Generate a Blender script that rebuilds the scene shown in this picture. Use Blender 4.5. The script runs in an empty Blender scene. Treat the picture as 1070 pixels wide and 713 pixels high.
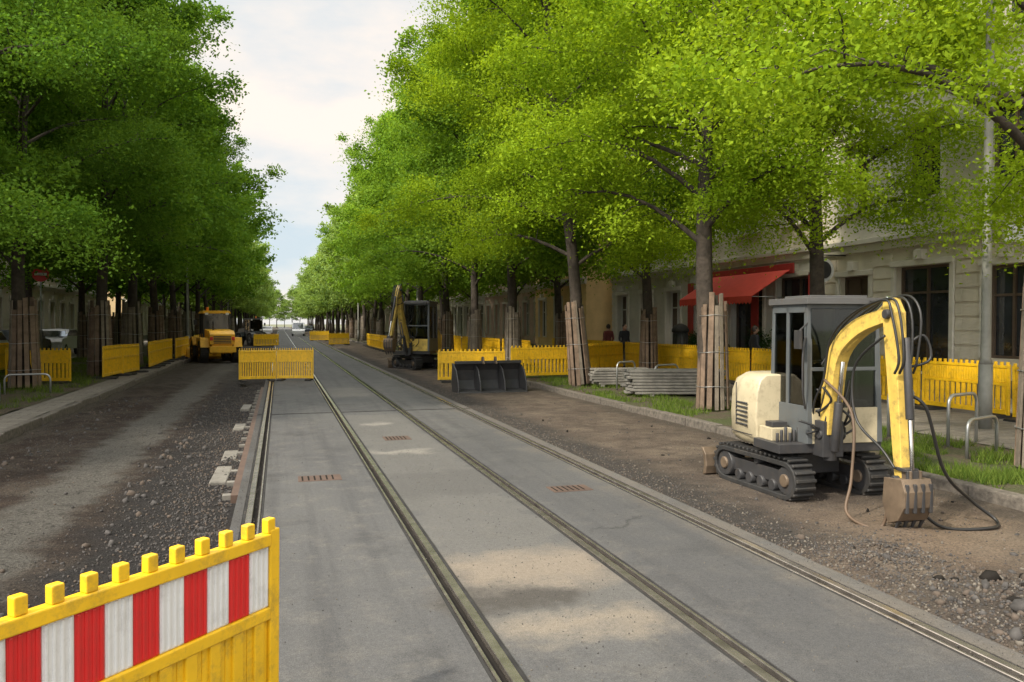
import bpy, math, random
import numpy as np
from mathutils import Vector, Matrix, noise
R = random.Random(7)
rad = math.radians
scene = bpy.context.scene
COL = scene.collection

# ------------------------------------------------------------------ materials
def newmat(name):
    m = bpy.data.materials.new(name); m.use_nodes = True
    nt = m.node_tree; nt.nodes.clear()
    out = nt.nodes.new('ShaderNodeOutputMaterial')
    return m, nt, out
def N(nt, t, **kw):
    n = nt.nodes.new(t)
    for k, v in kw.items():
        if hasattr(n, k) and k not in n.inputs: setattr(n, k, v)
        else: n.inputs[k].default_value = v
    return n
def L(nt, a, b): nt.links.new(a, b)
def c4(c): return (c[0], c[1], c[2], 1)
def mul(c, k): return tuple(min(1, x*k) for x in c)

def pmat(name, col, rough=.6, metal=0., var=.18, scale=4., bump=.0, bscale=60., col2=None, spec=.5, dirt=0.):
    m, nt, out = newmat(name)
    p = N(nt, 'ShaderNodeBsdfPrincipled'); p.inputs['Roughness'].default_value = rough
    p.inputs['Metallic'].default_value = metal
    p.inputs['Specular IOR Level'].default_value = spec
    tc = N(nt, 'ShaderNodeTexCoord')
    no = N(nt, 'ShaderNodeTexNoise'); no.inputs['Scale'].default_value = scale; no.inputs['Detail'].default_value = 8
    no.inputs['Roughness'].default_value = .65
    L(nt, tc.outputs['Object'], no.inputs['Vector'])
    rp = N(nt, 'ShaderNodeValToRGB')
    rp.color_ramp.elements[0].position = .3; rp.color_ramp.elements[1].position = .7
    rp.color_ramp.elements[0].color = c4(mul(col, 1-var)); rp.color_ramp.elements[1].color = c4(col2 if col2 else mul(col, 1+var))
    L(nt, no.outputs['Fac'], rp.inputs['Fac'])
    last = rp.outputs['Color']
    if dirt > 0:
        n2 = N(nt, 'ShaderNodeTexNoise'); n2.inputs['Scale'].default_value = 9; n2.inputs['Detail'].default_value = 10; n2.inputs['Roughness'].default_value = .75
        L(nt, tc.outputs['Object'], n2.inputs['Vector'])
        r2 = N(nt, 'ShaderNodeMapRange'); r2.inputs['From Min'].default_value = .5; r2.inputs['From Max'].default_value = .72; r2.inputs['To Max'].default_value = dirt
        L(nt, n2.outputs['Fac'], r2.inputs['Value'])
        mx = N(nt, 'ShaderNodeMixRGB'); mx.inputs['Color2'].default_value = (.10, .075, .05, 1)
        L(nt, r2.outputs['Result'], mx.inputs['Fac']); L(nt, last, mx.inputs['Color1']); last = mx.outputs['Color']
    L(nt, last, p.inputs['Base Color'])
    if bump > 0:
        nb = N(nt, 'ShaderNodeTexNoise'); nb.inputs['Scale'].default_value = bscale; nb.inputs['Detail'].default_value = 6
        L(nt, tc.outputs['Object'], nb.inputs['Vector'])
        b = N(nt, 'ShaderNodeBump'); b.inputs['Strength'].default_value = bump; b.inputs['Distance'].default_value = .02
        L(nt, nb.outputs['Fac'], b.inputs['Height']); L(nt, b.outputs['Normal'], p.inputs['Normal'])
    L(nt, p.outputs['BSDF'], out.inputs['Surface'])
    return m

class G:  # ground material builder with positional regions
    def __init__(s, name, rough=.9):
        s.m, s.nt, s.out = newmat(name); nt = s.nt
        s.p = N(nt, 'ShaderNodeBsdfPrincipled'); s.p.inputs['Roughness'].default_value = rough; s.p.inputs['Specular IOR Level'].default_value = .25
        s.geo = N(nt, 'ShaderNodeNewGeometry')
        s.nz = s.noise(1.7, 5)
        sep = N(nt, 'ShaderNodeSeparateXYZ'); L(nt, s.geo.outputs['Position'], sep.inputs[0])
        s.nz2 = s.noise(2.3, 6, off=(13, 5, 0))
        s.x = s.math('ADD', sep.outputs['X'], s.math('MULTIPLY', s.math('SUBTRACT', s.nz, .5), .9))
        s.y = s.math('ADD', sep.outputs['Y'], s.math('MULTIPLY', s.math('SUBTRACT', s.nz2, .5), .9))
        s.col = None
    def math(s, op, a, b=None):
        n = N(s.nt, 'ShaderNodeMath'); n.operation = op
        for i, v in enumerate((a, b)):
            if v is None: continue
            if isinstance(v, (int, float)): n.inputs[i].default_value = v
            else: L(s.nt, v, n.inputs[i])
        return n.outputs[0]
    def noise(s, scale, detail=6, off=(0, 0, 0), rough=.6, stretch=None):
        mp = N(s.nt, 'ShaderNodeMapping'); mp.inputs['Location'].default_value = off
        if stretch: mp.inputs['Scale'].default_value = stretch
        L(s.nt, s.geo.outputs['Position'], mp.inputs['Vector'])
        n = N(s.nt, 'ShaderNodeTexNoise'); n.inputs['Scale'].default_value = scale; n.inputs['Detail'].default_value = detail; n.inputs['Roughness'].default_value = rough
        L(s.nt, mp.outputs[0], n.inputs['Vector']); return n.outputs['Fac']
    def ramp(s, v, a, b, ta=0., tb=1.):
        r = N(s.nt, 'ShaderNodeMapRange'); r.inputs['From Min'].default_value = a; r.inputs['From Max'].default_value = b
        r.inputs['To Min'].default_value = ta; r.inputs['To Max'].default_value = tb
        L(s.nt, v, r.inputs['Value']); return r.outputs['Result']
    def mix(s, fac, colr):
        mx = N(s.nt, 'ShaderNodeMixRGB')
        if isinstance(fac, (int, float)): mx.inputs['Fac'].default_value = fac
        else: L(s.nt, fac, mx.inputs['Fac'])
        if s.col is None: mx.inputs['Color1'].default_value = c4(colr)
        elif isinstance(s.col, tuple): mx.inputs['Color1'].default_value = c4(s.col)
        else: L(s.nt, s.col, mx.inputs['Color1'])
        mx.inputs['Color2'].default_value = c4(colr); s.col = mx.outputs['Color']
    def boxmask(s, x0, x1, y0, y1, soft=.15, k=1.):
        cx, hx, cy, hy = (x0+x1)/2, (x1-x0)/2, (y0+y1)/2, (y1-y0)/2
        a = s.ramp(s.math('ABSOLUTE', s.math('SUBTRACT', s.x, cx)), hx+soft, hx-soft)
        b = s.ramp(s.math('ABSOLUTE', s.math('SUBTRACT', s.y, cy)), hy+soft, hy-soft)
        return s.math('MULTIPLY', s.math('MULTIPLY', a, b), k)
    def mulcol(s, fac_out):
        mx = N(s.nt, 'ShaderNodeVectorMath'); mx.operation = 'SCALE'
        L(s.nt, s.col, mx.inputs[0])
        if isinstance(fac_out, (int, float)): mx.inputs['Scale'].default_value = fac_out
        else: L(s.nt, fac_out, mx.inputs['Scale'])
        s.col = mx.outputs[0]
    def finish(s, bump=.4, bscale=60, dist=.02, big=0.):
        L(s.nt, s.col, s.p.inputs['Base Color'])
        h = s.noise(bscale, 5, rough=.7)
        if big: h = s.math('ADD', h, s.math('MULTIPLY', s.noise(8, 6), big))
        b = N(s.nt, 'ShaderNodeBump'); b.inputs['Strength'].default_value = bump; b.inputs['Distance'].default_value = dist
        L(s.nt, h, b.inputs['Height']); L(s.nt, b.outputs['Normal'], s.p.inputs['Normal'])
        L(s.nt, s.p.outputs['BSDF'], s.out.inputs['Surface']); return s.m

# ------------------------------------------------------------------ mesh builder
class MB:
    def __init__(s): s.v = []; s.f = []; s.m = []; s.sm = []
    def add(s, vs, fs, mi=0, smooth=False):
        o = len(s.v); s.v += [tuple(x) for x in vs]
        for f in fs: s.f.append(tuple(i+o for i in f)); s.m.append(mi); s.sm.append(smooth)
    def box(s, c, d, mi=0, rot=None):
        c = Vector(c); vs = []
        for sx in (-.5, .5):
            for sy in (-.5, .5):
                for sz in (-.5, .5):
                    p = Vector((sx*d[0], sy*d[1], sz*d[2]))
                    if rot: p = rot @ p
                    vs.append(p+c)
        s.add(vs, [(0,1,3,2),(4,6,7,5),(0,4,5,1),(2,3,7,6),(0,2,6,4),(1,5,7,3)], mi)
    def b2(s, x0, x1, y0, y1, z0, z1, mi=0):
        s.box(((x0+x1)/2, (y0+y1)/2, (z0+z1)/2), (abs(x1-x0), abs(y1-y0), abs(z1-z0)), mi)
    def beam(s, p0, p1, w, h, mi=0, w1=None, h1=None):
        p0, p1 = Vector(p0), Vector(p1); d = (p1-p0).normalized()
        side = Vector((1, 0, 0)) if abs(d.x) < .9 else Vector((0, 1, 0))
        up = side.cross(d).normalized(); side = d.cross(up).normalized()
        w1 = w1 or w; h1 = h1 or h; vs = []
        for p, ww, hh in ((p0, w, h), (p1, w1, h1)):
            for a, b in ((-1,-1),(1,-1),(1,1),(-1,1)): vs.append(p+side*a*ww/2+up*b*hh/2)
        s.add(vs, [(0,3,2,1),(4,5,6,7),(0,1,5,4),(1,2,6,5),(2,3,7,6),(3,0,4,7)], mi)
    def tube(s, path, radii, n=8, mi=0, caps=True):
        path = [Vector(p) for p in path]
        if isinstance(radii, (int, float)): radii = [radii]*len(path)
        vs = []; prev = None
        for i, p in enumerate(path):
            d = (path[min(i+1, len(path)-1)]-path[max(i-1, 0)]).normalized()
            if prev is None:
                a = Vector((0, 0, 1)) if abs(d.z) < .9 else Vector((1, 0, 0)); u = d.cross(a).normalized()
            else: u = (prev-d*prev.dot(d)).normalized()
            prev = u; w = d.cross(u)
            for k in range(n):
                an = 2*math.pi*k/n; vs.append(p+(u*math.cos(an)+w*math.sin(an))*radii[i])
        fs = []
        for i in range(len(path)-1):
            for k in range(n):
                a = i*n+k; b = i*n+(k+1) % n; fs.append((a, b, b+n, a+n))
        s.add(vs, fs, mi, True)
        if caps:
            o = len(s.v)-len(vs)
            s.f.append(tuple(o+k for k in reversed(range(n)))); s.m.append(mi); s.sm.append(False)
            s.f.append(tuple(o+(len(path)-1)*n+k for k in range(n))); s.m.append(mi); s.sm.append(False)
    def cyl(s, p0, p1, r, n=16, mi=0, r1=None): s.tube([p0, p1], [r, r1 if r1 is not None else r], n, mi)
    def prism(s, poly, a0, a1, mi=0, axis='z'):
        def P(u, v, a):
            return {'z': (u, v, a), 'x': (a, u, v), 'y': (u, a, v)}[axis]
        n = len(poly)
        vs = [P(u, v, a0) for u, v in poly]+[P(u, v, a1) for u, v in poly]
        fs = [tuple(reversed(range(n))), tuple(range(n, 2*n))]+[(i, (i+1) % n, (i+1) % n+n, i+n) for i in range(n)]
        s.add(vs, fs, mi)
    def sphere(s, c, r, mi=0, n=12, sc=(1, 1, 1)):
        vs = []; fs = []
        for i in range(n+1):
            t = math.pi*i/n
            for k in range(n): vs.append((c[0]+r*sc[0]*math.sin(t)*math.cos(2*math.pi*k/n), c[1]+r*sc[1]*math.sin(t)*math.sin(2*math.pi*k/n), c[2]+r*sc[2]*math.cos(t)))
        for i in range(n):
            for k in range(n): a = i*n+k; b = i*n+(k+1) % n; fs.append((a, a+n, b+n, b))
        s.add(vs, fs, mi, True)
    def mesh(s, name, mats):
        me = bpy.data.meshes.new(name); me.from_pydata(s.v, [], s.f)
        for m in mats: me.materials.append(m)
        me.polygons.foreach_set('material_index', s.m); me.polygons.foreach_set('use_smooth', s.sm)
        import bmesh
        bm = bmesh.new(); bm.from_mesh(me); bmesh.ops.recalc_face_normals(bm, faces=bm.faces); bm.to_mesh(me); bm.free()
        me.update(); return me
    def obj(s, name, mats, parent=None, bevel=0., seg=2, loc=(0, 0, 0), rz=0.):
        return mkobj(name, s.mesh(name, mats), parent, bevel, seg, loc, rz)
def mkobj(name, me, parent=None, bevel=0., seg=2, loc=(0, 0, 0), rz=0.):
    o = bpy.data.objects.new(name, me); COL.objects.link(o); o.location = loc; o.rotation_euler[2] = rz
    if parent: o.parent = parent
    if bevel:
        b = o.modifiers.new('bevel', 'BEVEL'); b.width = bevel; b.segments = seg; b.limit_method = 'ANGLE'; b.angle_limit = rad(40)
    return o
def empty(name, loc=(0, 0, 0), rz=0., sc=1.):
    o = bpy.data.objects.new(name, None); COL.objects.link(o); o.location = loc; o.rotation_euler[2] = rz; o.scale = (sc,)*3
    return o
def crom(pts, k=6):
    pts = [Vector(p) for p in pts]; P = [pts[0]]+pts+[pts[-1]]; out = []
    for i in range(1, len(P)-2):
        for j in range(k):
            t = j/k; a, b, c, d = P[i-1], P[i], P[i+1], P[i+2]
            out.append(.5*((2*b)+(c-a)*t+(2*a-5*b+4*c-d)*t*t+(3*b-a-3*c+d)*t**3))
    out.append(pts[-1]); return out

# ------------------------------------------------------------------ common mats
M_yel = pmat('barrier_yellow_plastic', (.78, .47, .012), .42, var=.14, scale=3, dirt=.55)
M_red = pmat('reflective_red', (.60, .022, .02), .35, var=.08, dirt=.18)
M_wht = pmat('reflective_white', (.68, .68, .67), .35, var=.06, dirt=.3)
M_blk = pmat('black_rubber', (.02, .02, .02), .7, var=.3, dirt=.35)
M_steel = pmat('galvanised_steel', (.38, .39, .39), .4, .7, var=.15)
M_pole = pmat('grey_pole_paint', (.20, .20, .18), .6, 0, var=.2)
M_rail = pmat('rail_steel', (.34, .31, .275), .25, .8, var=.35, scale=6)
M_railb = pmat('rail_side_rust', (.08, .05, .036), .8, 0, var=.3)
M_groove = pmat('rail_groove_dirt', (.018, .016, .014), .95, var=.3, spec=.1)
M_tar = pmat('rail_joint_tar', (.028, .027, .026), .8, var=.4, spec=.2)
M_mach = pmat('machine_yellow_paint', (.60, .42, .09), .45, var=.2, dirt=.85)
M_mach2 = pmat('loader_yellow_paint', (.78, .42, .02), .4, var=.12, dirt=.25)
M_cream = pmat('machine_cream_paint', (.45, .39, .26), .4, var=.08, dirt=.5)
M_dark = pmat('machine_dark_grey', (.035, .035, .037), .5, var=.25, dirt=.3)
M_grey = pmat('cab_grey_paint', (.085, .095, .10), .45, var=.12, dirt=.35)
M_roofc = pmat('cab_roof_paint', (.09, .09, .09), .5, var=.15, dirt=.5)
M_bare = pmat('worn_steel', (.15, .11, .075), .55, .3, var=.35, dirt=.6)
M_chrome = pmat('cylinder_rod', (.6, .6, .6), .18, 1., var=.05)
M_hose = pmat('hose_black', (.015, .015, .015), .45, var=.2)
M_hoseb = pmat('hose_brown', (.10, .065, .04), .6, var=.2)
M_orange = pmat('beacon_orange', (.8, .22, .02), .3)
M_bark = pmat('bark', (.05, .04, .032), .95, var=.45, scale=7, bump=.9, bscale=22)
M_plank = pmat('weathered_plank', (.17, .12, .085), .9, var=.4, scale=5, bump=.4, bscale=40)
M_plankg = pmat('weathered_plank_grey', (.19, .16, .125), .9, var=.35, scale=5, bump=.4, bscale=40)
M_slab = pmat('grey_board', (.21, .20, .18), .9, var=.3, scale=5, bump=.4, bscale=40)
M_kerb = pmat('granite_kerb', (.12, .105, .088), .85, var=.5, scale=14, bump=.4)
M_conc = pmat('concrete', (.15, .14, .12), .9, var=.35, scale=8, bump=.3)
M_stone = pmat('crushed_stone', (.052, .048, .045), .95, var=.55, scale=9)
M_stoneb = pmat('brown_stone', (.075, .058, .045), .95, var=.5, scale=9)

def glassmat():
    m, nt, out = newmat('cab_glass')
    t = N(nt, 'ShaderNodeBsdfTransparent'); t.inputs['Color'].default_value = (.50, .56, .55, 1)
    g = N(nt, 'ShaderNodeBsdfGlossy'); g.inputs['Roughness'].default_value = .04
    f = N(nt, 'ShaderNodeFresnel'); f.inputs['IOR'].default_value = 1.6
    mx = N(nt, 'ShaderNodeMixShader'); L(nt, f.outputs[0], mx.inputs[0]); L(nt, t.outputs[0], mx.inputs[1]); L(nt, g.outputs[0], mx.inputs[2])
    L(nt, mx.outputs[0], out.inputs['Surface']); return m
M_glass = glassmat()
M_win = pmat('window_glass', (.03, .035, .04), .06, var=.5, scale=.6, spec=.9)

def leafmat(name, dark, light, trans, pale=0.):
    m, nt, out = newmat(name)
    at = N(nt, 'ShaderNodeAttribute'); at.attribute_name = 'tint'
    rp = N(nt, 'ShaderNodeValToRGB'); e = rp.color_ramp.elements
    e[0].position = 0; e[0].color = c4(dark); e[1].position = 1; e[1].color = c4(light)
    L(nt, at.outputs['Fac'], rp.inputs['Fac'])
    oi = N(nt, 'ShaderNodeObjectInfo')
    mr = N(nt, 'ShaderNodeMapRange'); mr.inputs['To Min'].default_value = .85; mr.inputs['To Max'].default_value = 1.15
    L(nt, oi.outputs['Random'], mr.inputs['Value'])
    vm = N(nt, 'ShaderNodeVectorMath'); vm.operation = 'SCALE'; L(nt, rp.outputs['Color'], vm.inputs[0]); L(nt, mr.outputs[0], vm.inputs['Scale'])
    p = N(nt, 'ShaderNodeBsdfDiffuse'); L(nt, vm.outputs[0], p.inputs['Color'])
    tr = N(nt, 'ShaderNodeBsdfTranslucent')
    hs = N(nt, 'ShaderNodeVectorMath'); hs.operation = 'MULTIPLY'; hs.inputs[1].default_value = (1.45, 1.35, .5)
    L(nt, vm.outputs[0], hs.inputs[0]); L(nt, hs.outputs[0], tr.inputs['Color'])
    mx = N(nt, 'ShaderNodeMixShader'); mx.inputs[0].default_value = trans
    L(nt, p.outputs[0], mx.inputs[1]); L(nt, tr.outputs[0], mx.inputs[2]); L(nt, mx.outputs[0], out.inputs['Surface'])
    return m
M_leafB = leafmat('leaves_spring_bright', (.13, .23, .014), (.34, .47, .035), .42)
M_leafM = leafmat('leaves_mid_green', (.085, .18, .02), (.22, .35, .045), .40)
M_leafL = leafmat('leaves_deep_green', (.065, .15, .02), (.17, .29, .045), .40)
M_leafF = leafmat('leaves_distant_haze', (.14, .23, .06), (.27, .38, .11), .40)  # far trees: distance haze put into the leaf colour as a paler green
M_grass = leafmat('grass_blades', (.06, .11, .02), (.16, .22, .045), .3)

# ------------------------------------------------------------------ ground surfaces
def hn(x, y): return noise.noise((x*.7, y*.7, 0))*1.0+noise.noise((x*2.3, y*2.3, 4))*.5+noise.noise((x*6, y*6, 9))*.28
def sheet(name, x0, x1, y0, y1, z, mat, res=None, amp=0., fx=None):
    if not res:
        me = bpy.data.meshes.new(name)
        me.from_pydata([(x0,y0,z),(x1,y0,z),(x1,y1,z),(x0,y1,z)], [], [(0,1,2,3)])
    else:
        nx = max(1, int((x1-x0)/res)); ny = max(1, int((y1-y0)/res)); vs = []; fs = []
        for j in range(ny+1):
            for i in range(nx+1):
                x = x0+(x1-x0)*i/nx; y = y0+(y1-y0)*j/ny
                h = amp*hn(x, y)
                if fx: h += fx(x, y)
                vs.append((x, y, z+h))
        for j in range(ny):
            for i in range(nx): a = j*(nx+1)+i; fs.append((a, a+1, a+nx+2, a+nx+1))
        me = bpy.data.meshes.new(name); me.from_pydata(vs, [], fs)
        me.polygons.foreach_set('use_smooth', [True]*len(fs))
    me.materials.append(mat); return mkobj(name, me)

g = G('earth'); g.col = (.16, .14, .11); g.mix(g.ramp(g.noise(.3, 8), .4, .65), (.10, .14, .05)); M_earth = g.finish()
sheet('ground', -900, 900, -200, 1500, -.35, M_earth)

# tram track asphalt
g = G('track_asphalt', .8); g.col = (.074, .074, .075)
g.mix(g.ramp(g.noise(.35, 6, stretch=(1.6, .5, 1)), .38, .66), (.098, .097, .094))
g.mix(g.ramp(g.noise(1.0, 6, off=(6, 6, 0), stretch=(5, .12, 1)), .48, .66, 0, .55), (.052, .052, .053))
g.mix(g.ramp(g.noise(3.2, 8, off=(3, 1, 0), rough=.75), .50, .70, 0, .6), (.135, .127, .113))
g.mix(g.ramp(g.noise(1.1, 8, off=(9, 4, 0), rough=.72), .52, .66, 0, .65), (.048, .048, .048))
g.mix(g.boxmask(1.2, 2.4, 4.2, 16, .12, .55), (.122, .117, .107))
g.mix(g.boxmask(1.2, 2.4, 8.3, 9.6, .1, .4), (.066, .064, .062))
g.mix(g.boxmask(1.15, 2.45, 5.25, 6.0, .2, .6), (.24, .195, .145))
g.mix(g.boxmask(1.0, 1.95, 4.82, 5.2, .12, .85), (.052, .047, .041))
g.mix(g.boxmask(1.25, 2.4, 4.3, 4.65, .15, .6), (.24, .20, .15))
g.mix(g.boxmask(1.25, 2.3, 2.6, 3.3, .25, .4), (.17, .15, .125))
g.mix(g.boxmask(1.35, 2.0, 14.3, 14.65, .1, .6), (.24, .225, .20))
g.mix(g.boxmask(1.35, 2.1, 11.1, 11.4, .1, .6), (.24, .225, .195))
g.mix(g.boxmask(1.2, 2.4, 20, 23, .4, .45), (.17, .16, .14))
g.mix(g.boxmask(2.6, 3.6, 2.5, 13, .3, .45), (.058, .058, .059))
g.mix(g.boxmask(3.6, 3.97, -2, 60, .15, .55), (.13, .112, .09))
g.mix(g.boxmask(-.5, -.2, -2, 60, .1, .5), (.045, .041, .037))
vo = N(g.nt, 'ShaderNodeTexVoronoi'); vo.feature = 'DISTANCE_TO_EDGE'; vo.inputs['Scale'].default_value = .37
vv = N(g.nt, 'ShaderNodeCombineXYZ'); L(g.nt, g.x, vv.inputs[0]); L(g.nt, g.y, vv.inputs[1]); L(g.nt, vv.outputs[0], vo.inputs['Vector'])
g.mix(g.math('MULTIPLY', g.ramp(vo.outputs['Distance'], .005, .002), g.ramp(g.noise(.5, 3, off=(2, 8, 0)), .52, .62, 0, .6)), (.028, .028, .027))
g.mulcol(g.ramp(g.noise(28, 4, off=(1, 1, 0), rough=.8), .3, .7, .80, 1.2))
g.mulcol(g.ramp(g.noise(110, 3, rough=.8), .3, .7, .55, 1.45))
M_asph = g.finish(.7, 130, .008, 0)

XA, XB, XC, XD = -.29, 1.17, 2.43, 3.76
YF = 420
tb = MB()
slots = [(XA, 1), (XB, -1), (XC, 1), (XD, -1)]  # head centre, groove side
def slot_rng(x, sd):
    a = x-sd*.062; b = x+sd*.130
    return min(a, b), max(a, b)
xs = [-.44]
for x, sd in slots: a, b = slot_rng(x, sd); xs += [a, b]
xs.append(3.97)
for i in range(0, len(xs), 2):
    ys = [-4, 16.55, 16.68, YF]
    for j in (0, 2): tb.b2(xs[i], xs[i+1], ys[j], ys[j+1], -.30, 0, 0)
    tb.b2(xs[i], xs[i+1], 16.55, 16.68, -.30, -.008, 1)
tb.obj('tram_track_roadway', [M_asph, M_groove])
for x, sd in slots:
    r = MB(); Y0, Y1 = -4, YF
    a, b = slot_rng(x, sd)
    r.b2(a, b, Y0, Y1, -.3, -.035, 1)
    r.b2(x-.030, x+.030, Y0, Y1, -.035, .008, 0)
    lx = x+sd*.092; r.b2(lx-.011, lx+.011, Y0, Y1, -.035, .004, 0)
    u0, u1 = sorted((x-sd*.062, x-sd*.031)); r.b2(u0, u1, Y0, Y1, -.035, -.003, 2)
    u0, u1 = sorted((x+sd*.104, x+sd*.130)); r.b2(u0, u1, Y0, Y1, -.035, -.003, 2)
    r.obj('tram_rail', [M_rail, M_groove, M_tar], bevel=.004, seg=1)
r = MB()
r.b2(-.52, -.445, 9, 24, -.2, -.02, 0)
for k in range(20): r.b2(-.62, -.50, 9.2+k*.75, 9.32+k*.75, -.2, -.06, 1)
r.obj('exposed_rail_edge', [M_railb, M_conc])
# drain covers and inspection frames in the track
r = MB()
for (x, y, w, l) in ((.45, 9.6, .5, .34), (1.8, 12.6, .42, .42), (3.1, 8.2, .46, .3)):
    r.b2(x-w/2, x+w/2, y-l/2, y+l/2, -.02, .005, 0)
    for k in range(6): r.b2(x-w/2+.04+k*(w-.08)/6, x-w/2+.04+k*(w-.08)/6+.02, y-l/2+.04, y+l/2-.04, .005, .008, 1)
r.obj('drain_cover', [M_railb, M_groove], bevel=.003, seg=1)

# left dug-up carriageway
g = G('left_subbase', 1.); g.col = (.030, .021, .016)
g.mix(g.ramp(g.noise(2.5, 8, rough=.75), .45, .60), (.052, .038, .028))
g.mix(g.ramp(g.noise(.8, 6, off=(4, 4, 0)), .5, .58, 0, .55), (.070, .058, .046))
g.mix(g.boxmask(-2.72, -1.95, -5, 60, .12, .88), (.098, .093, .082))
g.mix(g.boxmask(-1.7, -.3, -5, 200, .2, .85), (.022, .021, .021))
g.mix(g.boxmask(-5, -.3, 26, 400, 3, .6), (.08, .072, .060))
g.mix(g.boxmask(-4.6, -4.1, -5, 400, .12, .6), (.085, .075, .058))
g.mix(g.ramp(g.noise(6, 8, off=(5, 5, 5), rough=.8), .53, .66, 0, .75), (.018, .016, .015))
g.mulcol(g.ramp(g.noise(38, 4, rough=.85), .34, .66, .35, 1.7))
M_left = g.finish(1., 45, .05, .6)
def lf(x, y):
    return -.03*math.exp(-((x+1.2)/.5)**2)+.07*math.exp(-((x+3.5)/.5)**2)*(noise.noise((x*3, y*1.3, 3))+.35)+.05*math.exp(-((x+1.6)/.25)**2)*max(0, noise.noise((x*2, y*.9, 13)))
sheet('left_carriageway_subbase', -4.35, -.44, -3, 45, -.09, M_left, .08, .05, lf)
sheet('left_carriageway_subbase', -4.35, -.44, 45, YF, -.09, M_left)
# right carriageway
g = G('right_subbase', 1.); g.col = (.088, .068, .053)
g.mix(g.ramp(g.noise(1.2, 8, rough=.7), .42, .64), (.145, .116, .088))
g.mix(g.ramp(g.noise(2.6, 8, off=(7, 2, 0), rough=.75), .50, .64, 0, .8), (.050, .040, .033))
g.mix(g.boxmask(3.7, 4.7, 5.5, 60, .3, .85), (.034, .032, .030))
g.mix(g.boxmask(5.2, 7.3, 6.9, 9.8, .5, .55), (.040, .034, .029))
g.mix(g.boxmask(5.0, 6.8, 4.7, 6.5, .5, .55), (.20, .145, .098))
g.mix(g.boxmask(5.8, 7.4, 2, 5.4, .5, .6), (.14, .122, .10))
g.mix(g.boxmask(4.0, 5.4, 2, 4.6, .3, .7), (.048, .042, .036))
g.mix(g.boxmask(6.9, 7.3, -5, 200, .1, .55), (.06, .052, .042))
g.mulcol(g.ramp(g.noise(50, 4, rough=.8), .32, .68, .45, 1.5))
M_right = g.finish(.9, 60, .03, .5)
def rf(x, y):
    h = .0
    h += .13*math.exp(-((x-4.85)/.5)**2-((y-3.7)/.6)**2)*(1+.6*noise.noise((x*5, y*5, 3)))
    h += .05*math.exp(-((x-5.25)/.5)**2-((y-5.6)/.4)**2)
    h += .07*math.exp(-((x-4.6)/.35)**2-((y-5.1)/.4)**2)*(1+.6*noise.noise((x*6, y*6, 8)))
    return h
sheet('right_carriageway_subbase', 3.97, 7.2, -3, 45, -.045, M_right, .08, .026, rf)
sheet('right_carriageway_subbase', 3.97, 7.2, 45, YF, -.045, M_right)

def kerb(name, x0, x1, top, y0, y1):
    k = MB(); y = y0
    while y < y1:
        l = R.uniform(.9, 1.15); o = R.uniform(-.022, .022); z = R.uniform(-.022, .015)
        k.b2(x0+o, x1+o, y, y+l-.02, -.33, top+z, 0); y += l
    k.b2(x0+.03, x1-.03, y1, YF, -.33, top-.01, 0)
    k.obj(name, [M_kerb], bevel=.018)
kerb('granite_kerb', 7.2, 7.36, .09, -3, 110)
kerb('granite_kerb', -4.52, -4.36, .06, -3, 110)

g = G('verge_soil'); g.col = (.095, .076, .055)
g.mix(g.ramp(g.noise(1.0, 8), .46, .62), (.07, .085, .033)); g.mulcol(g.ramp(g.noise(30, 4), .3, .7, .5, 1.4)); M_verge = g.finish(.8, 40, .03, .5)
sheet('grass_verge_right', 7.36, 9.9, -3, 45, .06, M_verge, .2, .03)
sheet('grass_verge_right', 7.36, 9.9, 45, YF, .06, M_verge)
sheet('grass_verge_left', -10, -5.2, 0, 60, .06, M_verge, .25, .03)
sheet('grass_verge_left', -10, -5.2, 60, YF, .06, M_verge)
def pavemat(name, a, b, bw=.5, bh=.3):
    g = G(name); nt = g.nt
    br = N(nt, 'ShaderNodeTexBrick'); br.inputs['Scale'].default_value = 1; br.inputs['Brick Width'].default_value = bw; br.inputs['Row Height'].default_value = bh
    br.inputs['Mortar Size'].default_value = .008; br.inputs['Color1'].default_value = c4(a); br.inputs['Color2'].default_value = c4(b); br.inputs['Mortar'].default_value = (.07, .065, .05, 1)
    L(nt, g.geo.outputs['Position'], br.inputs['Vector']); g.col = br.outputs['Color']
    g.mix(g.ramp(g.noise(1.2, 8), .5, .75, 0, .5), (.14, .125, .10)); g.mulcol(g.ramp(g.noise(25, 5), .3, .7, .8, 1.2))
    return g.finish(.3, 60, .01)
M_pave = pavemat('pavement_slabs', (.21, .19, .165), (.165, .15, .13))
sheet('pavement_right', 9.9, 16.5, -3, YF, .075, M_pave)
sheet('pavement_left', -5.2, -4.52, -3, YF, .05, M_pave)
sheet('pavement_left', -14.5, -10, -3, YF, .075, M_pave)

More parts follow.
